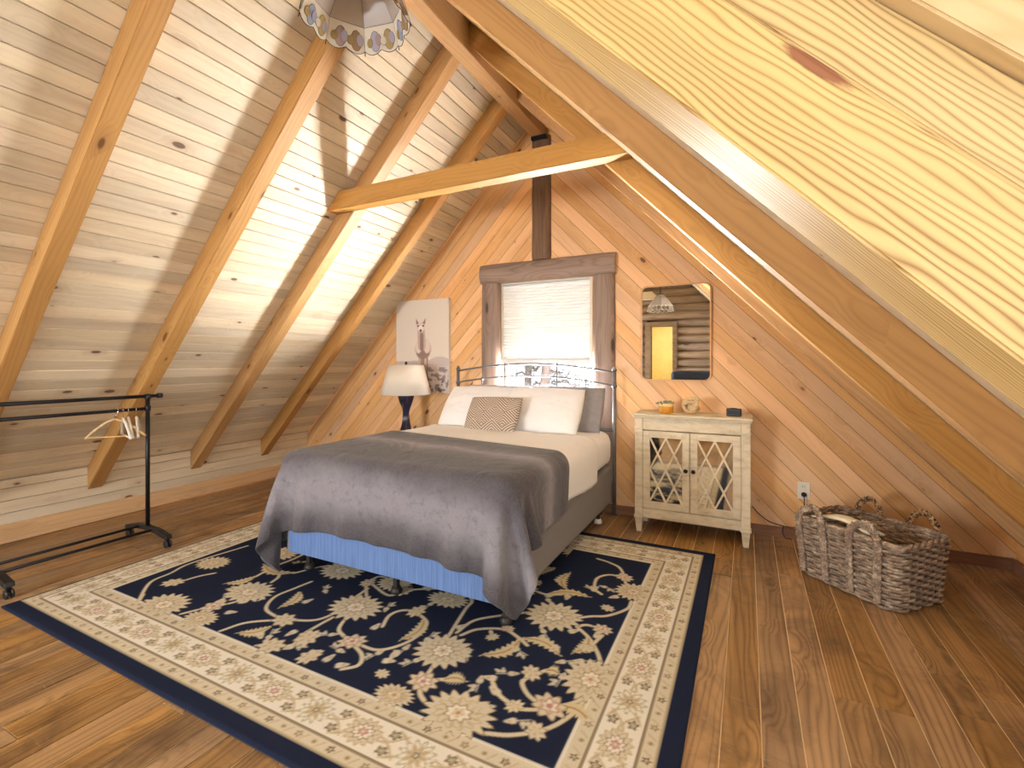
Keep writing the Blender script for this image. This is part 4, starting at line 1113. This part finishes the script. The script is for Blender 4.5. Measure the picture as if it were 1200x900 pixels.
ca.line([U_(0.50, 0.50), U_(0.495, 0.60), U_(0.485, 0.68)], 0.050, FUR, 0.044); ca.line([U_(0.50, 0.47), U_(0.50, 0.62)], 0.022, FURD, 0.016)
E_(0.48, 0.71, 0.085, 0.055, FURL); E_(0.48, 0.685, 0.042, 0.035, (238,230,222)); E_(0.48, 0.668, 0.022, 0.012, DK_); ca.line([U_(0.48,0.66),U_(0.48,0.648)],0.003,DK_)
for s_ in (-1, 1):
    ca.poly([U_(0.48+s_*0.035, 0.745), U_(0.48+s_*0.092, 0.80), U_(0.48+s_*0.085, 0.735)], FURD)
    E_(0.48+s_*0.05, 0.718, 0.016, 0.009, DK_)
E_(0.56, 0.055, 0.12, 0.022, (120,104,100), 0.1)
pic = thing('canvas_picture', 'canvas photo print of a white llama hanging left of the window', 'picture', ((PX0+PX1)/2, YW, PZ0))
P = np.zeros((ca.ny, ca.nx, 3)); xx, yy = np.meshgrid(ca.x, ca.y); P[..., 0] = xx-PWd/2; P[..., 1] = -0.0405; P[..., 2] = yy
M['canvas'] = vcol_mat('canvas_print', 0.8, 500, 0.1, 0, 0.2, 0.02)
link('print', grid_mesh('canvas_print', P, ca.c, smooth=False), M['canvas'], pic)
box('stretcher_frame', -PWd/2, PWd/2, -0.040, -0.002, 0, PHt, plain('canvas_edge', 'e8e2dc', 0.8), pic, 0.002)

# ------------------------------------------------------------------ wall mirror
def rrect(w_, h_, r, n=7):
    pts = []
    for cx, cy, a0 in ((w_/2-r, h_/2-r, 0), (-w_/2+r, h_/2-r, 90), (-w_/2+r, -h_/2+r, 180), (w_/2-r, -h_/2+r, 270)):
        for i in range(n+1): a = R_(a0+90*i/n); pts.append((cx+r*math.cos(a), cy+r*math.sin(a)))
    return pts
mr = thing('wall_mirror', 'rounded rectangular wall mirror with thin wooden frame above the cabinet', 'mirror', (-0.523, YW, 1.537))
MW, MH = 0.545, 0.785
A = rrect(MW, MH, 0.055); B = rrect(MW-0.022, MH-0.022, 0.046)
bm = bmesh.new(); n = len(A)
def ringv(pts, y): return [bm.verts.new((p[0], y, p[1])) for p in pts]
a0, a1, b1_, b0_ = ringv(A, -0.001), ringv(A, -0.028), ringv(B, -0.028), ringv(B, -0.001)
for q0, q1 in ((a0, a1), (a1, b1_), (b1_, b0_)):
    for i in range(n): bm.faces.new((q0[i], q0[(i+1)%n], q1[(i+1)%n], q1[i]))
link('frame', me_bm('frame', bm), wood('mirror_frame_wood', 'dcae7c', 'b27c48', rings=10, ring_amt=0.2, knots=0, tone=0.02), mr)
bm = bmesh.new(); bm.faces.new([bm.verts.new((p[0], -0.018, p[1])) for p in B][::-1])
bm.normal_update()
gm = me_bm('glass', bm)
link('glass', gm, M['mirror'], mr)

# ------------------------------------------------------------------ cabinet
CX0, CX1, CY0, CY1 = -0.775, 0.022, 3.685, 4.0
cab = thing('accent_cabinet', 'antique white two door cabinet with lattice mirrored doors', 'cabinet', ((CX0+CX1)/2, CY0, 0))
cw = (CX1-CX0)/2; cdp = CY1-CY0
g = G('distressed_cream_paint'); co = g.coord(); n_ = g.noise(g.vmath('MULTIPLY', co, (7, 7, 22)), 1.0, 6, 0.7); n2 = g.noise(co, 45, 5, 0.7)
c = g.ramp(n_, [(0.30, lin('b9a98a')), (0.5, lin('d9ccb0')), (0.7, lin('e2d6bc'))])
c = g.mix(g.math('MULTIPLY', g.math('SUBTRACT', n2, 0.66, clamp=True), 4.0, clamp=True), c, lin4('7a6850'))
g.col(c); g.p.inputs['Roughness'].default_value = 0.55; M['cream'] = g.m
g = G('antiqued_mirror'); co = g.coord(); n_ = g.noise(co, 30, 5, 0.7)
g.col(lin4('e4ded0')); g.p.inputs['Metallic'].default_value = 1.0; g.l(g.math('ADD', 0.02, g.math('MULTIPLY', n_, 0.06)), g.p.inputs['Roughness']); g.bump(g.noise(co, 9, 2), 0.03, 0.004)
M['antmirror'] = g.m
def cb(name, *a, parent=cab, bev=0.003, mat='cream'): return box(name, *a, M[mat], parent, bev)
bm = bmesh.new()
add_box(bm, -cw-0.016, cw+0.016, -0.022, cdp+0.0, 0.886, 0.905, 0.004); add_box(bm, -cw-0.008, cw+0.008, -0.014, cdp, 0.872, 0.886, 0.004)
link('top', me_bm('top', bm), M['cream'], cab)
cb('side_panel', -cw+0.008, -cw+0.02, 0.05, cdp, 0.11, 0.872); cb('side_panel', cw-0.02, cw-0.008, 0.05, cdp, 0.11, 0.872)
cb('back_panel', -cw+0.02, cw-0.02, cdp-0.012, cdp, 0.11, 0.872); cb('bottom_panel', -cw+0.02, cw-0.02, 0.02, cdp-0.012, 0.16, 0.18)
for s_ in (-1, 1):
    x0 = s_*(cw-0.030); cb('corner_post', x0-0.030, x0+0.030, 0.0, 0.05, 0.13, 0.872)
    bm = bmesh.new(); add_box(bm, x0-0.036, x0+0.036, -0.008, 0.052, 0.106, 0.130, 0.004); link('moulding', me_bm('moulding', bm), M['cream'], cab)
    bm = bmesh.new(); add_box(bm, x0-0.036, x0+0.036, -0.008, 0.0, 0.788, 0.800, 0.003)
    link('moulding', me_bm('moulding', bm), M['cream'], cab)
    for yb in (0.0, cdp-0.06):
        bm = bmesh.new(); f0, f1 = 0.028, 0.018
        lo = [bm.verts.new((x0+sx*f1, yb+0.025+sy*f1, 0)) for sx, sy in ((-1,-1),(1,-1),(1,1),(-1,1))]; hi_ = [bm.verts.new((x0+sx*f0, yb+0.025+sy*f0, 0.106)) for sx, sy in ((-1,-1),(1,-1),(1,1),(-1,1))]
        bm.faces.new(lo[::-1]); bm.faces.new(hi_)
        for k in range(4): bm.faces.new((lo[k], lo[(k+1)%4], hi_[(k+1)%4], hi_[k]))
        link('foot', me_bm('foot', bm), M['cream'], cab)
xi = cw-0.060
cb('top_rail', -xi, xi, 0.004, 0.03, 0.782, 0.872); cb('bottom_rail', -xi, xi, 0.004, 0.03, 0.112, 0.185)
for s_ in (-1, 1):
    d0, d1 = (0.002, xi-0.002) if s_ > 0 else (-xi+0.002, -0.002)
    bm = bmesh.new(); sw = 0.050
    for a in ((d0,d0+sw,0.0,0.02,0.190,0.776),(d1-sw,d1,0.0,0.02,0.190,0.776),(d0+sw,d1-sw,0.0,0.02,0.190,0.190+sw),(d0+sw,d1-sw,0.0,0.02,0.776-sw,0.776)): add_box(bm, *a, 0.002)
    door = link('door', me_bm('door', bm), M['cream'], cab)
    m0, m1, n0, n1 = d0+sw, d1-sw, 0.190+sw, 0.776-sw
    box('mirror_panel', m0, m1, 0.012, 0.016, n0, n1, M['antmirror'], door)
    # lattice: diagonals clipped to the opening
    per = (m1-m0); hh = (n1-n0); slope = hh/(per*1.45)
    for sg in (-1, 1):
        for k in range(-3, 5):
            cx = m0 + per*0.725*k*0.6897 + (0 if sg > 0 else 0)
            # line x = cx + sg*(z-n0)/slope'
            z0, z1 = n0, n1; kx = per*1.0/hh*1.0
            xa_ = m0 + per*0.5*k - (per*0.25 if False else 0); dxz = sg*per/hh
            pts = clip([(xa_-0.007, n0), (xa_+0.007, n0), (xa_+0.007+dxz*hh, n1), (xa_-0.007+dxz*hh, n1)], lambda p: p[0]-m0)
            pts = clip(pts, lambda p: m1-p[0]) if len(pts) > 2 else pts
            if len(pts) > 2:
                ar = 0.5*abs(sum(pts[i][0]*pts[(i+1)%len(pts)][1]-pts[(i+1)%len(pts)][0]*pts[i][1] for i in range(len(pts))))
                if ar < 2e-4: continue
                bm = bmesh.new(); add_prism(bm, pts, 1, 0.003 + (0.001 if sg > 0 else 0), 0.012)
                link('lattice_bar', me_bm('lattice_bar', bm), M['cream'], door)
    kx_ = d0+0.024 if s_ > 0 else d1-0.024
    kb = lathe('knob', [(0.0,0.0),(0.006,0.0),(0.006,0.012),(0.014,0.018),(0.016,0.026),(0.010,0.033),(0.0,0.035)], M['bronze'], door, 14)
    kb.rotation_euler = (R_(90), 0, 0); kb.location = (kx_, 0.0, 0.500)

# things on the cabinet
TZ = 0.9055
pp = thing('potted_succulent', 'small green succulent in a tan wooden pot on the cabinet', 'plant', (-0.56, 3.80, TZ))
lathe('pot', [(0,0),(0.050,0),(0.055,0.004),(0.056,0.072),(0.050,0.074),(0.047,0.060),(0,0.060)], wood('pot_wood', 'd8a056', 'b27a38', rings=8, ring_amt=0.2, knots=0, tone=0.02), pp, 24)
lathe('pot_band', [(0.0565,0.054),(0.0575,0.056),(0.0575,0.073),(0.0565,0.075)], plain('pot_band', 'e3c490', 0.5), pp, 24)
M['succ'] = plain('succulent_green', '7d8c6e', 0.6, 0, 0, 60, 0.25)
rs = random.Random(5)
for k in range(34):
    a = rs.uniform(0, 6.28); r_ = rs.uniform(0.0, 0.05); L = rs.uniform(0.02, 0.034); tilt = r_*11
    c = Vector((r_*math.cos(a), r_*math.sin(a), 0.064)); d = Vector((math.cos(a)*math.sin(tilt), math.sin(a)*math.sin(tilt), math.cos(tilt)+0.3)).normalized()
    o = tube('leaf', [c, c+d*L*0.5, c+d*L], 0.007, M['succ'], pp, 6, radii=[0.004, 0.0085, 0.002])
for k in range(6):
    a = 2.4+k*0.25; c = Vector((0.045*math.cos(a), 0.045*math.sin(a), 0.066)); o = tube('leaf', [c, c+Vector((0.02*math.cos(a), 0.02*math.sin(a), 0.012)), c+Vector((0.034*math.cos(a), 0.034*math.sin(a), 0.004))], 0.004, M['succ'], pp, 6, radii=[0.003,0.006,0.002])
kn = thing('carved_knot_ornament', 'carved wooden knot ball ornament between the plant and the clock', 'ornament', (-0.365, 3.79, TZ))
M['carved'] = wood('carved_driftwood', 'dcc096', '97734a', rings=30, ring_amt=0.4, knots=0, tone=0.02, rough=0.7)
for s_ in range(7):
    ax = Vector((rs.gauss(0,1), rs.gauss(0,1)*0.5-0.9, rs.gauss(0,1))).normalized(); u = ax.orthogonal().normalized(); v = ax.cross(u)
    c = Vector((0,0,0.066)) + Vector((rs.uniform(-.02,.02), rs.uniform(-.014,.014), rs.uniform(-.004,.006))); rr_ = 0.042+0.004*rs.random()
    pts = [c + (u*math.cos(t)*1.12 + v*math.sin(t))*rr_*(1+0.10*math.sin(3*t+s_)) + ax*0.009*math.sin(2*t+s_) for t in [i*2*math.pi/30 for i in range(30)]]
    pts = [Vector((p.x, p.y, max(p.z, 0.0125))) for p in pts]
    tube('strand', pts, 0.0125, M['carved'], kn, 7, True)
lathe('heart', [(0,0.022),(0.03,0.030),(0.04,0.06),(0.028,0.086),(0,0.094)], M['carved'], kn, 14)
ck = thing('alarm_clock', 'small black digital clock on the right end of the cabinet', 'clock', (-0.085, 3.79, TZ), R_(-8))
box('case', -0.048, 0.048, -0.028, 0.028, 0.0, 0.056, M['blackplastic'], ck, 0.006, 2)
box('display', -0.038, 0.038, -0.0295, -0.027, 0.014, 0.044, plain('clock_display', '2c3236', 0.15), ck, 0.0008)
box('button', -0.020, 0.020, -0.010, 0.010, 0.056, 0.060, M['darkmetal'], ck, 0.001)

# ------------------------------------------------------------------ outlet, plug, cord
ot = thing('wall_outlet', 'cream wall outlet plate above the basket', 'outlet', (0.369, YW, 0.30))
box('plate', -0.040, 0.040, -0.007, -0.0005, 0, 0.125, M['white_plastic'], ot, 0.003, 2)
for zc in (0.036, 0.089):
    f = box('socket', -0.018, 0.018, -0.0095, -0.0065, zc-0.017, zc+0.017, M['white_plastic'], ot, 0.004, 2)
    for dx in (-0.006, 0.006): box('slot', dx-0.0015, dx+0.0015, -0.0100, -0.0090, zc-0.003, zc+0.008, M['blackplastic'], f)
cd = thing('power_cord', 'thin black power cord running along the baseboard behind the cabinet', 'cord', (0.369, YW, 0))
lathe('plug', [(0,0),(0.016,0.0),(0.018,0.012),(0.012,0.03),(0,0.034)], M['blackplastic'], cd, 12, (0,0,0)).matrix_basis = Matrix.Translation((0, -0.0105, 0.336)) @ Matrix.Rotation(R_(90), 4, 'X')
tube('cable', [tuple(p)+() for p in spline([(0,-0.038,0.332),(0.0,-0.040,0.27),(-0.01,-0.030,0.16),(-0.05,-0.028,0.095),(-0.13,-0.027,0.09),(-0.22,-0.026,0.11),(-0.29,-0.03,0.16),(-0.335,-0.03,0.21)], 6)], 0.0035, M['blackplastic'], cd, 6)
tube('cable', [tuple(p) for p in spline([(-0.13,-0.027,0.09),(-0.135,-0.03,0.05),(-0.12,-0.04,0.012),(-0.08,-0.05,0.008)], 6)], 0.0035, M['blackplastic'], cd, 6)

# ------------------------------------------------------------------ woven basket
ang = math.atan2(-0.41, 0.44)
bk = thing('wicker_basket', 'long grey brown woven seagrass basket with braided handles', 'basket', (0.625, 3.385, 0), ang)
g = G('seagrass_weave'); co = g.coord(); n_ = g.noise(co, 26, 5, 0.7); n2 = g.noise(co, 160, 3, 0.6)
c = g.ramp(g.math('ADD', g.math('MULTIPLY', n_, 0.7), g.math('MULTIPLY', n2, 0.3)), [(0.34, lin('5c4b40')), (0.5, lin('9a8470')), (0.62, lin('cbb79e'))])
g.col(c); g.p.inputs['Roughness'].default_value = 0.75; g.bump(n2, 0.4, 0.003); M['weave'] = g.m
BL, BWd, BHt = 0.60, 0.44, 0.35
def bperim(l_, w_, r, n):
    """n points evenly round a rounded rectangle, plus outward normals"""
    pts = []; seg = []
    A = [((l_/2-r), -w_/2, 0, -1), (l_/2, (w_/2-r), 1, 0)]
    per = 2*(l_-2*r)+2*(w_-2*r)+2*math.pi*r; out = []
    for i in range(n):
        s_ = per*i/n
        for kind, L in (('b', l_-2*r), ('c0', math.pi*r/2), ('r', w_-2*r), ('c1', math.pi*r/2), ('t', l_-2*r), ('c2', math.pi*r/2), ('l', w_-2*r), ('c3', math.pi*r/2)):
            if s_ <= L: break
            s_ -= L
        if kind == 'b': p, nn = (-(l_/2-r)+s_, -w_/2), (0, -1)
        elif kind == 'r': p, nn = (l_/2, -(w_/2-r)+s_), (1, 0)
        elif kind == 't': p, nn = ((l_/2-r)-s_, w_/2), (0, 1)
        elif kind == 'l': p, nn = (-l_/2, (w_/2-r)-s_), (-1, 0)
        else:
            q = int(kind[1]); a = -math.pi/2 + q*math.pi/2 + s_/r
            cx = (l_/2-r)*(1 if q in (0, 1) else -1); cy = (w_/2-r)*(-1 if q in (0, 3) else 1)
            p, nn = (cx+r*math.cos(a), cy+r*math.sin(a)), (math.cos(a), math.sin(a))
        out.append((p, nn))
    return out
rows = 20; stakes = 36; npt = stakes*5
bm = bmesh.new()
for j in range(rows):
    z_ = 0.012 + (BHt-0.03)*j/(rows-1); sc = 0.90 + 0.10*(z_/BHt)
    pr = bperim(BL*sc, BWd*sc, 0.06, npt); pts = []
    for i, (p, nn) in enumerate(pr):
        ph = 2*math.pi*i/5/2 + (math.pi if j % 2 else 0)
        d = 0.0085*math.sin(ph) + 0.002*mnoise.noise(Vector((i*0.2, j*1.7, 0)))
        pts.append((p[0]+nn[0]*d, p[1]+nn[1]*d, z_ + 0.0016*mnoise.noise(Vector((i*0.13, j*0.9, 5)))))
    add_tube(bm, pts, 0.0088, 6, True)
o = link('weave', me_bm('weave', bm, True), M['weave'], bk); o['kind'] = 'stuff'
bm = bmesh.new()
for k in range(stakes):
    pl, ph = bperim(BL*0.90, BWd*0.90, 0.06, stakes)[k][0], bperim(BL, BWd, 0.06, stakes)[k][0]
    add_tube(bm, [(pl[0], pl[1], 0.005), (ph[0], ph[1], BHt)], 0.005, 6)
o = link('stake_frame', me_bm('stakes', bm, True), M['weave'], bk); o['kind'] = 'stuff'
bm = bmesh.new()
for ph0 in (0, math.pi):
    pr = bperim(BL, BWd, 0.06, 200)
    add_tube(bm, [(p[0]+nn[0]*0.006*math.cos(i*0.55+ph0), p[1]+nn[1]*0.006*math.cos(i*0.55+ph0), BHt+0.006*math.sin(i*0.55+ph0)) for i, (p, nn) in enumerate(pr)], 0.0105, 6, True)
link('rim', me_bm('rim', bm, True), M['weave'], bk)
bm = bmesh.new(); bp = [p for p, nn in bperim(BL*0.89, BWd*0.89, 0.05, 40)]; add_prism(bm, bp, 2, 0.004, 0.018)
link('bottom', me_bm('bottom', bm), M['weave'], bk)
def braid(path, r=0.011, turns=11):
    bm = bmesh.new(); P_ = [Vector(p) for p in spline([tuple(p) for p in path], 10)]; P_ = [Vector(p) for p in P_]; n = len(P_)
    for s_ in range(3):
        pts = []
        for i in range(n):
            t = (P_[min(n-1, i+1)]-P_[max(0, i-1)]).normalized(); a = t.orthogonal().normalized()
            a = Vector((0.0, 1.0, 0.0)); a = (a - t*a.dot(t)).normalized() if abs(a.dot(t)) < 0.95 else t.orthogonal().normalized()
            b = t.cross(a); w_ = 2*math.pi*(turns*i/n + s_/3)
            pts.append(P_[i] + b*r*1.25*math.sin(w_) + a*r*0.55*math.sin(2*w_))
        add_tube(bm, pts, r*0.72, 6)
    return bm
fy = -BWd/2
for xa, xb in ((-0.245, -0.095), (0.055, 0.205)):
    off = -0.022
    path = [(xa*0.93, fy*0.905+off, 0.03), (xa*0.95, fy*0.94+off, 0.15), (xa, fy*0.985+off, 0.30), (xa+0.012, fy+off*0.8, 0.385), ((xa+xb)/2, fy+0.006, 0.425), (xb-0.012, fy+off*0.8, 0.385), (xb, fy*0.985+off, 0.30), (xb*0.95, fy*0.94+off, 0.15), (xb*0.93, fy*0.905+off, 0.03)]
    link('handle', me_bm('handle', braid(path, 0.0125, 17), True), M['weave'], bk)
g = G('two_tone_rope'); co = g.coord(); n_ = g.noise(co, 70, 3, 0.6); g.col(g.ramp(n_, [(0.42, lin('3a2c24')), (0.56, lin('b98f62'))])); g.p.inputs['Roughness'].default_value = 0.7; M['rope'] = g.m
for xa, xb in ((-0.20, -0.06), (0.09, 0.23)):
    path = [(xa, -fy-0.004, 0.30), (xa+0.004, -fy+0.004, 0.385), ((xa+xb)/2, -fy+0.01, 0.445), (xb-0.004, -fy+0.004, 0.385), (xb, -fy-0.004, 0.30)]
    link('handle', me_bm('handle', braid(path, 0.010, 7), True), M['rope'], bk)
M['creamcloth'] = plain('cream_folded_cloth', 'efe3c8', 0.8, 0, 0.2, 30, 0.03)
fc = thing('folded_cloth', 'cream folded cloth lying in the front corner of the basket', 'cloth', (0.555, 3.345, 0.02), ang)
bm = bmesh.new()
for k in range(5): add_box(bm, -0.16+0.004*k, 0.14-0.003*k, -0.075, 0.03-0.003*k, 0.062*k, 0.062*k+0.060, 0.020, 3)
link('fold', me_bm('fold', bm, True), M['creamcloth'], fc)
V = []; F = []; nx = 18
for i in range(nx+1):
    t = i/nx; x_ = -0.21+0.38*t
    for j in range(7):
        q = j/6; V.append((x_*0.9, -0.10+0.13*q, 0.345 + 0.050*math.sin(math.pi*t)**1.2*(0.4+0.6*math.sin(math.pi*min(1, q*0.8+0.1))) - 0.02*q))
for i in range(nx):
    for j in range(6): a = i*7+j; F.append((a, a+7, a+8, a+1))
o = link('top_fold', me_from('top_fold', V, F, True), M['creamcloth'], fc); md = o.modifiers.new('t', 'SOLIDIFY'); md.thickness = 0.012

# ------------------------------------------------------------------ clothes rack with hangers
rk = thing('clothes_rack', 'black metal double rail clothes rack on casters by the left wall', 'rack', (-3.88, 1.5, 0))
ya, yb = 1.10-1.5, 1.895-1.5
for y_ in (ya, yb):
    tube('post', [(0, y_, 0.115), (0, y_, 1.065)], 0.0135, M['blackmetal'], rk, 12)
    bm = bmesh.new()
    prof = [(-0.27, 0.066), (-0.26, 0.092), (-0.15, 0.112), (0, 0.122), (0.15, 0.112), (0.26, 0.092), (0.27, 0.066), (0.22, 0.066), (0.12, 0.086), (0, 0.092), (-0.12, 0.086), (-0.22, 0.066)]
    add_prism(bm, prof, 1, y_-0.022, y_+0.022)
    o = link('base_beam', me_bm('base_beam', bm), M['blackplastic'], rk); md = o.modifiers.new('b', 'BEVEL'); md.width = 0.005; md.segments = 2
    for sx in (-0.245, 0.245):
        cs = lathe('caster', [(0.012,0.0),(0.012,0.02),(0.02,0.026),(0.02,0.034),(0,0.034)], M['blackplastic'], rk, 12, (sx, y_, 0.036))
        for dy in (-0.012, 0.012):
            wl = lathe('wheel', [(0,-0.007),(0.02,-0.007),(0.026,-0.004),(0.026,0.004),(0.02,0.007),(0,0.007)], M['blackplastic'], cs, 16)
            wl.matrix_basis = Matrix.Translation((sx+0.006, y_+dy, 0.0265)) @ Matrix.Rotation(R_(90), 4, 'X')
tube('top_rail', [(0, ya-0.06, 1.052), (0, yb+0.085, 1.052)], 0.0125, M['blackmetal'], rk, 12)
lathe('end_knob', [(0.0125,0),(0.019,0.004),(0.019,0.014),(0.013,0.018),(0.018,0.022),(0.018,0.032),(0,0.034)], M['blackplastic'], rk, 14).matrix_basis = Matrix.Translation((0, yb+0.06, 1.052)) @ Matrix.Rotation(R_(-90), 4, 'X')
tube('hanging_rail', [(0, ya, 0.963), (0, yb, 0.963)], 0.0115, M['blackmetal'], rk, 12)
for y_ in (ya, yb):
    lathe('clamp', [(0.0135,0),(0.019,0.003),(0.019,0.037),(0.0135,0.04)], M['blackplastic'], rk, 14, (0, y_, 0.945)); lathe('clamp', [(0.0135,0),(0.019,0.003),(0.019,0.037),(0.0,0.04)], M['blackplastic'], rk, 14, (0, y_, 1.03))
for sx in (-0.085, 0.085): tube('foot_rail', [(sx, ya, 0.105), (sx, yb, 0.105)], 0.0095, M['blackmetal'], rk, 10)
M['hangerwood'] = wood('hanger_wood', 'd8b888', 'a87c4c', rings=14, ring_amt=0.2, knots=0, tone=0.05)
M['hangerwhite'] = plain('white_hanger', 'e6e0d4', 0.4)
def hanger(y_, rz, mat, label):
    h_ = thing('clothes_hanger', label, 'hanger', (-3.88, y_, 0.963), rz, 'hangers on the rack rail')
    tube('hook', [(0.016*math.cos(a)+0.0, 0, 0.0+0.016*math.sin(a)) for a in [R_(200-30*i) for i in range(9)]] + [(0.002, 0, -0.03), (0, 0, -0.06)], 0.002, M['chrome'], h_, 6)
    for s_ in (-1, 1):
        tube('arm', [tuple(p) for p in spline([(0, 0, -0.055), (s_*0.05, 0.004, -0.078), (s_*0.12, 0.012, -0.135), (s_*0.165, 0.018, -0.185)], 5)], 0.009, mat, h_, 8)
    tube('trouser_bar', [(-0.158, 0.014, -0.178), (0.158, 0.014, -0.178)], 0.005, mat, h_, 8)
hanger(1.70, R_(52), M['hangerwood'], 'wooden hanger at the left of the cluster on the rack')
hanger(1.745, R_(-16), M['hangerwhite'], 'front white hanger in the cluster on the rack')
hanger(1.775, R_(-22), M['hangerwhite'], 'middle white hanger in the cluster on the rack')
hanger(1.825, R_(-28), M['hangerwhite'], 'white hanger nearest the rack post')

# ------------------------------------------------------------------ stained glass ceiling lamp
ch = thing('pendant_lamp', 'stained glass pendant lamp with tulip border hanging from the ridge', 'lamp', (XR+0.035, 1.70, 2.93))
def glassmat(name, c, tr=0.5):
    g = G(name); di = g.n('ShaderNodeBsdfDiffuse'); di.inputs[0].default_value = lin4(c); tl = g.n('ShaderNodeBsdfTranslucent'); tl.inputs[0].default_value = lin4(c)
    gl = g.n('ShaderNodeBsdfGlossy'); gl.inputs['Roughness'].default_value = 0.12
    mx = g.n('ShaderNodeMixShader'); mx.inputs[0].default_value = tr; g.l(di.outputs[0], mx.inputs[1]); g.l(tl.outputs[0], mx.inputs[2])
    m2 = g.n('ShaderNodeMixShader'); m2.inputs[0].default_value = 0.025; g.l(mx.outputs[0], m2.inputs[1]); g.l(gl.outputs[0], m2.inputs[2]); g.l(m2.outputs[0], g.out.inputs[0])
    return g.m
GL = {k: glassmat('stained_'+k, c) for k, c in dict(grey='d6cec6', cream='f0eadc', rose='cdb2aa', amber='cbb27c', blue='b8c0d8', lilac='cfc9d8', tan='c4a680').items()}
M['lead'] = plain('lead_came', '1c1a18', 0.5, 0.4)
NS = 8; zt_, zm_, zb_ = 0.34, 0.125, 0.0
rt, rm, rb = 0.06, 0.225, 0.262
def pt(a, r_, z_): return Vector((r_*math.cos(a), r_*math.sin(a), z_))
def facet(pts, mat, name, parent):
    c = sum(pts, Vector())/len(pts); n_ = (pts[1]-pts[0]).cross(pts[2]-pts[0]).normalized()*0.0015
    bm = bmesh.new(); A = [bm.verts.new(p+n_) for p in pts]; B = [bm.verts.new(p-n_) for p in pts]
    bm.faces.new(A); bm.faces.new(B[::-1])
    for i in range(len(pts)): bm.faces.new((A[i], B[i], B[(i+1)%len(pts)], A[(i+1)%len(pts)]))
    return link(name, me_bm(name, bm), mat, parent)
lead = bmesh.new()
for k in range(NS):
    a0, a1 = 2*math.pi*(k-0.5)/NS+0.2, 2*math.pi*(k+0.5)/NS+0.2
    q = [pt(a0, rt, zt_), pt(a1, rt, zt_), pt(a1, rm, zm_), pt(a0, rm, zm_)]
    facet(q, GL['grey'], 'glass_panel', ch)
    add_tube(lead, [q[0], q[3]], 0.0022, 5); add_tube(lead, [q[3], q[2]], 0.0022, 5); add_tube(lead, [q[0], q[1]], 0.0022, 5)
    A, B = q[3], q[2]; C, D = pt(a1, rb, zb_), pt(a0, rb, zb_)
    def S_(u, v): return (A.lerp(B, u)).lerp(D.lerp(C, u), v)
    add_tube(lead, [A, D], 0.0022, 5)
    # lower band: cream ground with scalloped edge, two tulips
    fl = [S_(0, 0), S_(1, 0), S_(1, 0.82)] + [S_(1-t, 0.86 + 0.14*abs(math.sin(2*math.pi*t))) for t in [i/12 for i in range(1, 12)]] + [S_(0, 0.82)]
    bp = facet(fl, GL['cream'], 'border_panel', ch)
    add_tube(lead, fl[2:], 0.0018, 5)
    out = (A+B+C+D)/4; out = Vector((out.x, out.y, 0)).normalized()
    for (uc, colr) in ((0.24, 'tan' if k % 2 else 'amber'), (0.66, ('rose', 'blue', 'lilac')[k % 3])):
        for (du, w_, h0, h1, cc) in ((0.0, 0.16, 0.18, 0.92, colr), (-0.10, 0.10, 0.30, 0.72, 'lilac' if colr != 'lilac' else 'rose'), (0.16, 0.10, 0.42, 0.74, 'amber' if colr != 'amber' else 'cream')):
            pet = [S_(uc+du+w_*math.cos(t)*(0.9), (h0+h1)/2+(h1-h0)/2*math.sin(t)) for t in [2*math.pi*i/12 for i in range(12)]]
            for side in (-1, 1):
                f = facet([p + out*0.0022*side*(1+abs(du)*4) for p in pet], GL[cc], 'petal', bp)
            add_tube(lead, [p - out*0.003 for p in pet], 0.0012, 4, True); add_tube(lead, [p + out*0.003 for p in pet], 0.0012, 4, True)
link('leading', me_bm('leading', lead), M['lead'], ch)
lathe('crown_cap', [(0,0.355),(0.062,0.350),(0.066,0.338),(0.058,0.336),(0,0.340)], M['lead'], ch, 16)
lathe('socket', [(0,0.27),(0.018,0.27),(0.02,0.34),(0,0.342)], M['white_plastic'], ch, 14)
lathe('bulb', [(0,0.165),(0.02,0.170),(0.030,0.19),(0.032,0.21),(0.024,0.24),(0.014,0.272),(0,0.272)], glassmat('frosted_bulb', 'f4f6f8', 0.5), ch, 16)
tube('stem', [(0,0,0.35),(0,0,0.43)], 0.008, M['lead'], ch, 8)

def copy_tree(o, parent=None):
    c = o.copy(); COL.objects.link(c)
    if parent is not None: c.parent = parent
    for chd in list(o.children): copy_tree(chd, c)
    return c
c2 = copy_tree(ch); c2.location = (-1.52, -1.55, 2.28); c2['label'] = 'second stained glass pendant lamp seen only in the wall mirror'
tube('chain', [(0,0,0.425),(0,0,1.08)], 0.006, M['lead'], c2, 6)
for o in (ch, c2): o['group'] = 'stained glass pendant lamps'
bm = bmesh.new(); zb, zt = 2.62, 2.78
add_prism(bm, [(xc(zb,-1), zb), (xc(zb,1)-0.9, zb), (xc(zt,1)-0.9, zt), (xc(zt,-1), zt)], 1, -2.30, -2.18)
o = link('collar_beam', me_bm('collar_beam', bm), M['cheek']); reframe(o, (XR, -2.24, 2.7), (1,0,0), (0,1,0))
tag(o, 'pale horizontal beam seen only at the top of the wall mirror', 'beam')
